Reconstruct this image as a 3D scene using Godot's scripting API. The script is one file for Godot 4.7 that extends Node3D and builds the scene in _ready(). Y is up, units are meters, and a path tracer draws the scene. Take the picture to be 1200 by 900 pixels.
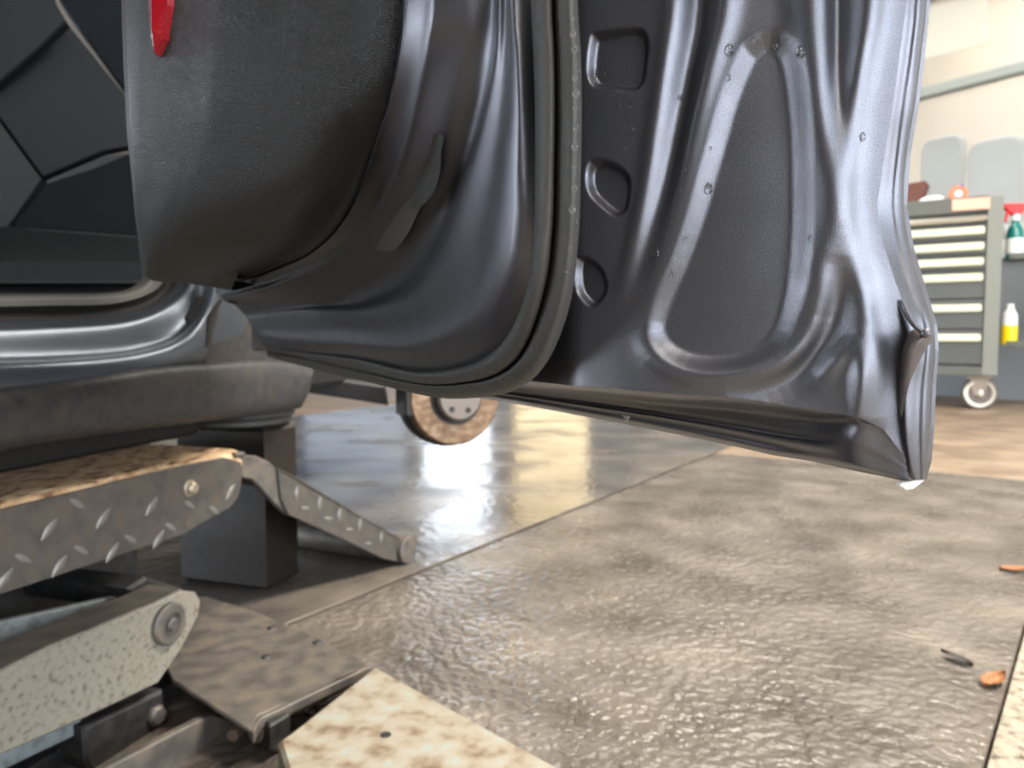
extends Node3D
# A car on a low scissor lift in a tyre workshop, seen from beside its open door. Units are metres.

var M := {}
var taken := {}
var rng := RandomNumberGenerator.new()

# ---------------------------------------------------------------- mesh helpers
class Shape:
	var v := PackedVector3Array()
	var n := PackedVector3Array()
	var idx := PackedInt32Array()

	func face(p: Array, outward: Vector3) -> void:
		var nn := Vector3.ZERO
		for i in p.size():
			var a: Vector3 = p[i]
			var b: Vector3 = p[(i + 1) % p.size()]
			nn += a.cross(b)
		if nn.length() < 1e-14:
			return
		nn = nn.normalized()
		var q := p.duplicate()
		if nn.dot(outward) < 0:
			nn = -nn
			q.reverse()
		var ax := nn.cross(Vector3.UP if absf(nn.y) < 0.9 else Vector3.RIGHT).normalized()
		var ay := nn.cross(ax)
		var flat := PackedVector2Array()
		for a in q:
			flat.append(Vector2(a.dot(ax), a.dot(ay)))
		var t := PackedInt32Array([0, 1, 2]) if q.size() == 3 else Geometry2D.triangulate_polygon(flat)
		var base := v.size()
		for a in q:
			v.append(a)
			n.append(nn)
		for i in range(0, t.size(), 3):
			var a: Vector3 = q[t[i]]
			var b: Vector3 = q[t[i + 1]]
			var c: Vector3 = q[t[i + 2]]
			if (b - a).cross(c - a).dot(nn) > 0:
				idx.append_array([base + t[i], base + t[i + 2], base + t[i + 1]])
			else:
				idx.append_array([base + t[i], base + t[i + 1], base + t[i + 2]])

	func grid(rows: Array, toward: Vector3, closed := false) -> void:
		# rows of equally many points, smooth; toward is a point (or far point) on the outer side
		var nr := rows.size()
		var nc: int = rows[0].size()
		var base := v.size()
		var nrm := PackedVector3Array()
		var vote := 0.0
		for i in nr:
			var ra: PackedVector3Array = rows[maxi(i - 1, 0)]
			var rb: PackedVector3Array = rows[mini(i + 1, nr - 1)]
			var rc: PackedVector3Array = rows[i]
			for j in nc:
				var ja := (j - 1 + nc - 1) % (nc - 1) if closed else maxi(j - 1, 0)
				var jb := (j + 1) % (nc - 1) if closed else mini(j + 1, nc - 1)
				var a := rb[j] - ra[j]
				var b := rc[jb] - rc[ja]
				var c := a.cross(b)
				c = c.normalized() if c.length() > 1e-16 else Vector3.ZERO
				nrm.append(c)
				vote += c.dot((toward - rc[j]).normalized())
		var s := 1.0 if vote >= 0 else -1.0
		for i in nr:
			for j in nc:
				v.append(rows[i][j])
				n.append(nrm[i * nc + j] * s)
		for i in nr - 1:
			for j in nc - 1:
				var a := base + i * nc + j
				var b := a + 1
				var c := a + nc
				var d := c + 1
				# front faces run clockwise
				if s > 0:
					idx.append_array([a, b, c, b, d, c])
				else:
					idx.append_array([a, c, b, b, c, d])

	func prism(p: Array, ext: Vector3, bevel := 0.0) -> void:
		var nn := Vector3.ZERO
		var mid := Vector3.ZERO
		for i in p.size():
			nn += p[i].cross(p[(i + 1) % p.size()])
			mid += p[i] / p.size()
		nn = nn.normalized()
		if nn.dot(ext) < 0:
			nn = -nn
			p = p.duplicate()
			p.reverse()
		# now p runs counterclockwise about nn (which looks along ext)
		var k := p.size()
		var inset := []
		var sides := []
		for i in k:
			var e: Vector3 = (p[(i + 1) % k] - p[i]).normalized()
			sides.append(e.cross(nn))
		for i in k:
			var s0: Vector3 = sides[(i - 1 + k) % k]
			var s1: Vector3 = sides[i]
			var m := (s0 + s1)
			m = m / maxf(m.dot(s1), 0.3)
			inset.append(p[i] - m * bevel)
		var e1 := nn * bevel
		var p1 := []
		var p2 := []
		var c2 := []
		for i in k:
			p1.append(p[i] + e1)
			p2.append(p[i] + ext - e1)
			c2.append(inset[i] + ext)
		face(inset, -nn)
		face(c2, nn)
		for i in k:
			var j := (i + 1) % k
			face([p1[i], p1[j], p2[j], p2[i]], sides[i])
			if bevel > 0:
				face([inset[i], inset[j], p1[j], p1[i]], sides[i] - nn)
				face([p2[i], p2[j], c2[j], c2[i]], sides[i] + nn)

	func box(c: Vector3, size: Vector3, bevel := 0.0) -> void:
		var h := size / 2
		prism([c + Vector3(-h.x, -h.y, -h.z), c + Vector3(h.x, -h.y, -h.z), c + Vector3(h.x, -h.y, h.z), c + Vector3(-h.x, -h.y, h.z)], Vector3(0, size.y, 0), bevel)

	func lathe(profile: Array, o: Vector3, axis: Vector3, seg := 28) -> void:
		# profile: Vector2(radius, height along the axis), outside to the right of its direction of travel
		var w := axis.normalized()
		var e1 := w.cross(Vector3.UP if absf(w.y) < 0.9 else Vector3.RIGHT).normalized()
		var e2 := w.cross(e1)
		for s in profile.size() - 1:
			var a: Vector2 = profile[s]
			var b: Vector2 = profile[s + 1]
			var d := (b - a).normalized()
			var base := v.size()
			for i in seg + 1:
				var t := TAU * i / seg
				var r := e1 * cos(t) + e2 * sin(t)
				var nn := (r * d.y - w * d.x).normalized()
				v.append(o + r * a.x + w * a.y)
				v.append(o + r * b.x + w * b.y)
				n.append(nn)
				n.append(nn)
			for i in seg:
				var k := base + i * 2
				for tri in [[k, k + 2, k + 1], [k + 1, k + 2, k + 3]]:
					var A := v[tri[0]]
					var g := (v[tri[1]] - A).cross(v[tri[2]] - A)
					if g.dot(n[tri[0]] + n[tri[1]]) > 0:
						idx.append_array([tri[0], tri[2], tri[1]])
					else:
						idx.append_array(tri)

	func tube(path: PackedVector3Array, r: float, seg := 10, squash := 1.0) -> void:
		var rows := []
		var up := Vector3.UP
		for i in path.size():
			var d := (path[mini(i + 1, path.size() - 1)] - path[maxi(i - 1, 0)]).normalized()
			var e1 := d.cross(up).normalized() if absf(d.dot(up)) < 0.95 else d.cross(Vector3.RIGHT).normalized()
			var e2 := d.cross(e1)
			var row := PackedVector3Array()
			for j in seg + 1:
				var t := TAU * j / seg
				row.append(path[i] + e1 * cos(t) * r + e2 * sin(t) * r * squash)
			rows.append(row)
		var s := v.size()
		grid(rows, path[0] + Vector3(0, 1000, 0), true)
		# orient outward
		var mid := path[path.size() / 2]
		var k := s + (path.size() / 2) * (seg + 1)
		if n[k].dot(v[k] - mid) < 0:
			for i in range(s, n.size()):
				n[i] = -n[i]
			var f := idx.size() - (path.size() - 1) * seg * 6
			for i in range(f, idx.size(), 3):
				var t := idx[i + 1]
				idx[i + 1] = idx[i + 2]
				idx[i + 2] = t
		for e in [0, path.size() - 1]:
			var ring := []
			for j in seg:
				ring.append(rows[e][j])
			var o: Vector3 = path[e] - path[1 if e == 0 else path.size() - 2]
			face(ring, o)

	func mesh() -> ArrayMesh:
		var a := []
		a.resize(Mesh.ARRAY_MAX)
		a[Mesh.ARRAY_VERTEX] = v
		a[Mesh.ARRAY_NORMAL] = n
		a[Mesh.ARRAY_INDEX] = idx
		var m := ArrayMesh.new()
		m.add_surface_from_arrays(Mesh.PRIMITIVE_TRIANGLES, a)
		return m


func spline(p: Array, per: int) -> PackedVector3Array:
	var t := [0.0]
	for i in range(1, p.size()):
		t.append(t[i - 1] + maxf(sqrt(p[i].distance_to(p[i - 1])), 1e-5))
	var tan := []
	for i in p.size():
		if i == 0:
			tan.append((p[1] - p[0]) / (t[1] - t[0]))
		elif i == p.size() - 1:
			tan.append((p[i] - p[i - 1]) / (t[i] - t[i - 1]))
		else:
			var a: float = t[i] - t[i - 1]
			var b: float = t[i + 1] - t[i]
			tan.append(((p[i] - p[i - 1]) / a * b + (p[i + 1] - p[i]) / b * a) / (a + b))
	var out := PackedVector3Array()
	for i in p.size() - 1:
		var h: float = t[i + 1] - t[i]
		for k in per:
			var s := float(k) / per
			var s2 := s * s
			var s3 := s2 * s
			out.append(p[i] * (2 * s3 - 3 * s2 + 1) + tan[i] * h * (s3 - 2 * s2 + s) + p[i + 1] * (-2 * s3 + 3 * s2) + tan[i + 1] * h * (s3 - s2))
	out.append(p[-1])
	return out


func loft_rows(rails: Array, across: int, along: int) -> Array:
	var dense := []
	for r in rails:
		dense.append(spline(r, along))
	var rows := []
	for k in dense[0].size():
		var q := []
		for d in dense:
			q.append(d[k])
		rows.append(spline(q, across))
	return rows


func loft(rails: Array, across: int, along: int, toward: Vector3) -> Shape:
	var s := Shape.new()
	s.grid(loft_rows(rails, across, along), toward)
	return s


# ---------------------------------------------------------------- scene helpers
func numbered(called: String) -> String:
	var k: int = taken.get(called, -1) + 1
	taken[called] = k
	return called if k == 0 else "%s_%03d" % [called, k]


func thing(called: String, label: String, category: String, at := Transform3D(), group := "") -> Node3D:
	var o := Node3D.new()
	o.name = numbered(called)
	o.transform = at
	tag(o, label, category, group)
	add_child(o)
	return o


func tag(o: Node, label: String, category: String, group := "") -> void:
	o.set_meta("label", label)
	o.set_meta("category", category)
	if group:
		o.set_meta("group", group)


func part(called: String, s: Shape, m: Material, parent: Node, label := "") -> MeshInstance3D:
	var o := MeshInstance3D.new()
	o.name = called
	o.mesh = s.mesh()
	o.material_override = m
	if label:
		o.set_meta("label", label)
	parent.add_child(o, true)
	return o


func single(called: String, s: Shape, m: Material, label: String, category: String, group := "") -> MeshInstance3D:
	var o := part(numbered(called), s, m, self)
	tag(o, label, category, group)
	return o


func struct(called: String, s: Shape, m: Material, parent: Node = self, label := "") -> MeshInstance3D:
	var o := part(called, s, m, parent, label)
	if parent == self:
		o.set_meta("kind", "structure")
	return o


func boxes(list: Array, bevel := 0.0) -> Shape:
	var s := Shape.new()
	for b in list:
		s.box(b[0], b[1], bevel)
	return s


func prism(p: Array, ext: Vector3, bevel := 0.0) -> Shape:
	var s := Shape.new()
	s.prism(p, ext, bevel)
	return s


# ---------------------------------------------------------------- materials
func noise(kind: int, freq: float, octaves: int, size := 512, ramp = null, as_normal := 0.0, seed_ := 1) -> NoiseTexture2D:
	var f := FastNoiseLite.new()
	f.noise_type = kind
	f.frequency = freq
	f.seed = seed_
	f.fractal_type = FastNoiseLite.FRACTAL_FBM if octaves > 1 else FastNoiseLite.FRACTAL_NONE
	f.fractal_octaves = octaves
	if kind == FastNoiseLite.TYPE_CELLULAR:
		f.cellular_return_type = FastNoiseLite.RETURN_DISTANCE
		f.cellular_jitter = 0.9
	var t := NoiseTexture2D.new()
	t.width = size
	t.height = size
	t.seamless = true
	t.noise = f
	if ramp is Array:
		var g := Gradient.new()
		var off := PackedFloat32Array()
		var col := PackedColorArray()
		for r in ramp:
			off.append(r[0])
			col.append(r[1])
		g.offsets = off
		g.colors = col
		t.color_ramp = g
	if as_normal > 0:
		t.as_normal_map = true
		t.bump_strength = as_normal
	return t


func mat(called: String, c: Color, rough: float, metal := 0.0, spec := 0.5) -> StandardMaterial3D:
	var m := StandardMaterial3D.new()
	m.resource_name = called
	m.albedo_color = c
	m.roughness = rough
	m.metallic = metal
	m.metallic_specular = spec
	M[called] = m
	return m


func tri(m: StandardMaterial3D, scale: float, world := false) -> StandardMaterial3D:
	m.uv1_triplanar = true
	m.uv1_world_triplanar = world
	m.uv1_scale = Vector3.ONE * scale
	m.uv1_triplanar_sharpness = 4.0
	return m


func g(x: float) -> Color:
	return Color(x, x, x)


func make_materials() -> void:
	var SX := FastNoiseLite.TYPE_SIMPLEX_SMOOTH
	var CE := FastNoiseLite.TYPE_CELLULAR
	var m: StandardMaterial3D
	# satin graphite car paint, with a fine metallic fleck and water film of uneven gloss
	m = tri(mat("graphite_paint", Color(0.47, 0.47, 0.495), 1.0, 0.85), 9.0)
	m.albedo_texture = noise(SX, 0.35, 2, 1024, [[0.2, g(0.62)], [0.5, g(0.84)], [0.75, g(1.0)], [1.0, g(1.0)]], 0.0, 3)
	m.roughness_texture = noise(SX, 0.012, 4, 512, [[0.2, g(0.34)], [0.8, g(0.38)]], 0.0, 4)
	m.normal_enabled = true
	m.normal_texture = noise(SX, 0.3, 2, 1024, null, 1.2, 5)
	m.normal_scale = 0.5
	mat("sill_paint", Color(0.36, 0.385, 0.42), 0.34, 0.75)
	# dark grained plastic of the door card
	m = tri(mat("grained_plastic", Color(0.13, 0.13, 0.135), 0.34, 0.0, 0.5), 23.0)
	m.heightmap_enabled = true
	m.heightmap_texture = noise(SX, 0.06, 2, 1024, [[0.3, g(0)], [0.48, g(0.7)], [0.65, g(1)]], 0.0, 7)
	m.heightmap_scale = 0.055
	m = tri(mat("interior_plastic", Color(0.07, 0.085, 0.105), 0.6, 0.0, 0.22), 8.0)
	m.albedo_texture = noise(SX, 0.05, 4, 512, [[0.0, g(0.8)], [1.0, g(1.0)]], 0.0, 8)
	m = tri(mat("carpet", Color(0.06, 0.07, 0.08), 0.95, 0.0, 0.2), 10.0)
	m.albedo_texture = noise(SX, 0.3, 2, 512, [[0.0, g(0.7)], [1.0, g(1.0)]], 0.0, 9)
	m = tri(mat("rubber", Color(0.225, 0.22, 0.21), 1.0), 10.0)
	m.roughness_texture = noise(SX, 0.06, 3, 512, [[0.0, g(0.5)], [1.0, g(0.75)]], 0.0, 10)
	m.normal_enabled = true
	m.normal_texture = noise(SX, 0.2, 2, 512, null, 2.0, 11)
	m.normal_scale = 0.3
	m = tri(mat("black_cover", Color(0.2, 0.2, 0.205), 1.0), 5.0)
	m.albedo_texture = noise(SX, 0.015, 5, 512, [[0.2, Color(0.75, 0.75, 0.78)], [0.6, Color(0.95, 0.93, 0.9)], [0.85, Color(1.0, 0.93, 0.85)]], 0.0, 12)
	m.roughness_texture = noise(SX, 0.02, 4, 512, [[0.2, g(0.42)], [0.8, g(0.65)]], 0.0, 13)
	mat("hem_sealer", Color(0.36, 0.33, 0.32), 0.5, 0.5)
	mat("black_gap", Color(0.07, 0.07, 0.075), 0.8)
	m = tri(mat("red_lens", Color(0.56, 0.0, 0.07), 0.12, 0.0, 0.6), 60.0)
	m.heightmap_enabled = true
	m.heightmap_texture = noise(CE, 0.05, 1, 256, null, 0.0, 40)
	m.heightmap_scale = 0.02
	m.clearcoat_enabled = true
	m.clearcoat_roughness = 0.03
	m = mat("clear_water", Color(1, 1, 1, 0.0), 0.02)
	m.refraction_enabled = true
	m.refraction_scale = 0.033
	# lift
	m = tri(mat("tread_steel", Color(0.34, 0.325, 0.31), 1.0, 0.35), 4.0)
	m.albedo_texture = noise(SX, 0.014, 5, 512, [[0.2, Color(0.85, 0.84, 0.84)], [0.55, Color(0.95, 0.94, 0.93)], [0.85, Color(1, 0.95, 0.9)]], 0.0, 14)
	m.roughness_texture = noise(SX, 0.02, 4, 512, [[0.2, g(0.38)], [0.8, g(0.62)]], 0.0, 15)
	mat("tread_edge", Color(0.47, 0.455, 0.435), 0.38, 0.5)
	m = tri(mat("rusty_deck", Color(1, 1, 1), 0.75, 0.1), 4.5)
	m.albedo_texture = noise(SX, 0.012, 7, 1024, [[0.16, Color(0.24, 0.16, 0.11)], [0.3, Color(0.5, 0.34, 0.22)], [0.4, Color(0.72, 0.6, 0.46)], [0.6, Color(0.76, 0.63, 0.48)], [0.72, Color(0.8, 0.72, 0.6)], [0.9, Color(0.62, 0.36, 0.17)]], 0.0, 16)
	m.uv1_scale = Vector3(5.0, 5.0, 1.8)
	m.heightmap_enabled = true
	m.heightmap_texture = noise(SX, 0.03, 5, 512, null, 0.0, 17)
	m.heightmap_scale = 0.4
	m = tri(mat("worn_white_paint", Color(1, 1, 1), 0.6), 3.0)
	m.albedo_texture = noise(SX, 0.03, 6, 1024, [[0.1, Color(0.28, 0.255, 0.22)], [0.24, Color(0.385, 0.36, 0.315)], [0.34, Color(0.44, 0.415, 0.37)], [0.7, Color(0.47, 0.45, 0.405)], [0.9, Color(0.43, 0.405, 0.355)]], 0.0, 18)
	m = tri(mat("grey_green_paint", Color(1, 1, 1), 0.55), 3.0)
	m.albedo_texture = noise(SX, 0.03, 5, 512, [[0.15, Color(0.3, 0.31, 0.3)], [0.4, Color(0.37, 0.39, 0.385)], [0.8, Color(0.41, 0.43, 0.43)]], 0.0, 19)
	m = tri(mat("dirty_base_paint", Color(1, 1, 1), 0.6), 2.6)
	m.albedo_texture = noise(SX, 0.009, 6, 1024, [[0.1, Color(0.37, 0.31, 0.25)], [0.3, Color(0.46, 0.41, 0.345)], [0.42, Color(0.5, 0.465, 0.405)], [0.65, Color(0.53, 0.505, 0.455)], [0.85, Color(0.51, 0.535, 0.51)]], 0.0, 20)
	m = tri(mat("dirty_steel", Color(0.39, 0.367, 0.343), 0.55, 0.25), 3.0)
	m.albedo_texture = noise(SX, 0.014, 5, 512, [[0.15, g(0.72)], [0.5, g(0.88)], [0.8, Color(1, 0.97, 0.92)]], 0.0, 21)
	m = tri(mat("oily_black", Color(0.16, 0.15, 0.145), 0.6), 4.0)
	m.albedo_texture = noise(SX, 0.02, 5, 512, [[0.2, g(0.5)], [0.8, g(1.0)]], 0.0, 22)
	mat("worn_bolt", Color(0.62, 0.58, 0.5), 0.4, 0.6)
	mat("hose_rubber", Color(0.3, 0.24, 0.2), 0.6)
	m = tri(mat("post_paint", Color(0.15, 0.13, 0.115), 0.4, 0.2), 3.0)
	m.albedo_texture = noise(SX, 0.02, 5, 512, [[0.2, Color(0.8, 0.75, 0.7)], [0.6, g(0.9)], [0.9, Color(1.0, 1.0, 1.0)]], 0.0, 23)
	# brake
	m = tri(mat("disc_iron", Color(0.5, 0.42, 0.34), 0.42, 0.6), 6.0)
	m.albedo_texture = noise(SX, 0.015, 4, 512, [[0.2, Color(0.7, 0.62, 0.55)], [0.8, g(1.0)]], 0.0, 24)
	mat("hub_steel", Color(0.4, 0.37, 0.34), 0.45, 0.6)
	mat("brake_dark", Color(0.1, 0.095, 0.095), 0.6, 0.2)
	mat("rust_streak", Color(0.8, 0.42, 0.16), 0.7)
	# floor
	var stain := noise(SX, 0.006, 5, 1024, [[0.15, Color(0.25, 0.225, 0.205)], [0.45, Color(0.315, 0.29, 0.265)], [0.65, Color(0.355, 0.33, 0.305)], [0.9, Color(0.41, 0.38, 0.345)]], 0.0, 25)
	m = tri(mat("wet_concrete", Color(1, 1, 1), 1.0, 0.0, 0.55), 0.55, true)
	m.albedo_texture = stain
	m.roughness_texture = noise(SX, 0.01, 5, 1024, [[0.2, g(0.24)], [0.5, g(0.34)], [0.8, g(0.48)]], 0.0, 26)
	m.heightmap_enabled = true
	m.heightmap_texture = noise(SX, 0.07, 5, 1024, null, 0.0, 27)
	m.heightmap_scale = 0.55
	m = tri(mat("smooth_wet_concrete", Color(1, 1, 1), 1.0, 0.0, 0.55), 0.5, true)
	m.albedo_texture = stain
	m.roughness_texture = noise(SX, 0.008, 4, 512, [[0.2, g(0.13)], [0.6, g(0.22)], [0.85, g(0.34)]], 0.0, 28)
	m.heightmap_enabled = true
	m.heightmap_texture = noise(SX, 0.05, 4, 1024, null, 0.0, 29)
	m.heightmap_scale = 0.07
	m = tri(mat("dry_concrete", Color(1, 1, 1), 0.5), 0.6, true)
	m.albedo_texture = noise(SX, 0.01, 5, 512, [[0.2, Color(0.4, 0.34, 0.285)], [0.8, Color(0.53, 0.46, 0.39)]], 0.0, 30)
	m = tri(mat("pale_kerb", Color(1, 1, 1), 0.8), 2.0, true)
	m.albedo_texture = noise(SX, 0.02, 6, 1024, [[0.12, Color(0.28, 0.25, 0.21)], [0.25, Color(0.43, 0.395, 0.34)], [0.4, Color(0.51, 0.48, 0.425)], [0.9, Color(0.54, 0.505, 0.445)]], 0.0, 31)
	m.heightmap_enabled = true
	m.heightmap_texture = noise(SX, 0.04, 5, 512, null, 0.0, 32)
	m.heightmap_scale = 0.5
	mat("joint_dirt", Color(0.16, 0.14, 0.125), 0.6)
	# room
	mat("wall_cream", Color(0.84, 0.8, 0.74), 0.8)
	mat("wall_grey", Color(0.43, 0.45, 0.47), 0.6)
	mat("wall_dark", Color(0.22, 0.22, 0.23), 0.7)
	mat("ceiling_white", Color(0.82, 0.82, 0.82), 0.85)
	mat("frame_grey", Color(0.62, 0.65, 0.64), 0.5)
	m = mat("window_glass", Color(0.9, 0.93, 0.93, 0.12), 0.05)
	m.transparency = BaseMaterial3D.TRANSPARENCY_ALPHA
	m = mat("blue_glass", Color(0.35, 0.47, 0.58, 0.78), 0.05)
	m.transparency = BaseMaterial3D.TRANSPARENCY_ALPHA
	m = mat("frosted_glass", Color(0.85, 0.87, 0.86, 0.42), 0.05)
	m.transparency = BaseMaterial3D.TRANSPARENCY_ALPHA
	mat("paper_white", Color(0.93, 0.92, 0.87), 0.8)
	mat("chair_grey", Color(0.62, 0.64, 0.65), 0.7)
	m = mat("lamp_glow", Color(1, 1, 1), 0.5)
	m.emission_enabled = true
	m.emission = Color(1.0, 0.97, 0.92)
	m.emission_energy_multiplier = 3.0
	m = mat("warm_lit_panel", Color(1, 0.95, 0.8), 0.5)
	m.emission_enabled = true
	m.emission = Color(1.0, 0.88, 0.68)
	m.emission_energy_multiplier = 0.16
	# cabinet
	mat("cabinet_grey", Color(0.32, 0.33, 0.31), 0.45, 0.1)
	mat("cabinet_light", Color(0.44, 0.45, 0.425), 0.45, 0.1)
	mat("drawer_grey", Color(0.29, 0.3, 0.295), 0.45, 0.1)
	mat("handle_cream", Color(0.8, 0.79, 0.68), 0.35)
	mat("salmon_plate", Color(0.93, 0.66, 0.56), 0.5)
	mat("castor_wheel", Color(0.36, 0.33, 0.31), 0.5)
	mat("castor_steel", Color(0.72, 0.69, 0.64), 0.3, 0.8)
	mat("brown_plastic", Color(0.33, 0.16, 0.11), 0.5)
	mat("white_cloth", Color(0.86, 0.86, 0.9), 0.9)
	mat("blue_plastic", Color(0.15, 0.2, 0.55), 0.5)
	mat("orange_plastic", Color(0.85, 0.45, 0.3), 0.5)
	mat("red_plastic", Color(0.85, 0.13, 0.13), 0.45)
	mat("teal_plastic", Color(0.02, 0.42, 0.4), 0.3)
	mat("label_white", Color(0.9, 0.92, 0.92), 0.5)
	mat("yellow_plastic", Color(0.95, 0.83, 0.05), 0.4)
	m = tri(mat("dry_leaf", Color(0.66, 0.45, 0.24), 0.7), 30.0)
	m.albedo_texture = noise(SX, 0.03, 4, 256, [[0.2, Color(0.55, 0.4, 0.3)], [0.8, g(1.0)]], 0.0, 33)
	mat("dark_scrap", Color(0.13, 0.11, 0.1), 0.6)
	mat("pale_sealer", Color(0.6, 0.6, 0.6), 0.5)
	mat("white_drip", Color(0.94, 0.94, 0.92), 0.3)
	m = tri(mat("grime", Color(1, 1, 1), 0.7), 20.0)
	m.albedo_texture = noise(SX, 0.12, 3, 512, [[0.35, Color(0.07, 0.07, 0.07)], [0.55, Color(0.2, 0.2, 0.2)], [0.8, Color(0.27, 0.26, 0.25)]], 0.0, 34)
	mat("dusty_film", Color(0.31, 0.3, 0.285), 0.5, 0.3)


# ---------------------------------------------------------------- start
func _ready() -> void:
	rng.seed = 7
	var cam := Camera3D.new()
	cam.name = "camera"
	cam.position = Vector3(0, 0.48, 0)
	cam.rotation = Vector3(-0.06220, 0.57596, 0)
	var lens := CameraAttributesPhysical.new()
	lens.frustum_focal_length = 23.5513
	lens.frustum_focus_distance = 0.28
	lens.exposure_aperture = 15.5
	lens.frustum_near = 0.02
	lens.frustum_far = 200.0
	cam.attributes = lens
	cam.fov = 54.0
	cam.near = 0.02
	cam.far = 200.0
	add_child(cam)
	cam.current = true

	var sky := ProceduralSkyMaterial.new()
	sky.sky_top_color = Color(0.8, 0.87, 0.95)
	sky.sky_horizon_color = Color(0.95, 0.96, 0.97)
	sky.ground_bottom_color = Color(0.5, 0.49, 0.47)
	sky.ground_horizon_color = Color(0.6, 0.6, 0.58)
	sky.sky_energy_multiplier = 2.4
	sky.ground_energy_multiplier = 0.8
	var env := Environment.new()
	env.background_mode = Environment.BG_SKY
	env.sky = Sky.new()
	env.sky.sky_material = sky
	env.tonemap_mode = Environment.TONE_MAPPER_LINEAR
	env.tonemap_exposure = 1.9
	env.sdfgi_enabled = true
	env.ssao_enabled = true
	env.ssil_enabled = true
	var we := WorldEnvironment.new()
	we.name = "environment"
	we.environment = env
	add_child(we)

	make_materials()
	build_room()
	build_floor()
	build_car()
	build_lift()
	build_cabinet()
	build_small_things()


# ---------------------------------------------------------------- room
func lamp(at: Vector3, size: Vector2, energy: float) -> void:
	var t := thing("ceiling_lamp", "long white fluorescent ceiling lamp above the workshop floor", "lamp", Transform3D(Basis(), at), "ceiling lamps of the workshop")
	part("housing", boxes([[Vector3(0, 0.04, 0), Vector3(size.x + 0.06, 0.06, size.y + 0.06)]], 0.006), M.frame_grey, t)
	part("lamp_diffuser", boxes([[Vector3(0, -0.005, 0), Vector3(size.x, 0.03, size.y)]], 0.005), M.lamp_glow, t)
	var l := AreaLight3D.new()
	l.name = "lamp_light"
	l.area_size = size
	l.light_energy = energy
	l.light_color = Color(1.0, 0.97, 0.92)
	l.shadow_enabled = true
	l.set("area_range", 30.0)
	l.set("area_attenuation", 2.0)
	l.rotation_degrees = Vector3(-90, 0, 0)
	l.position = Vector3(0, -0.03, 0)
	t.add_child(l)


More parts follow.
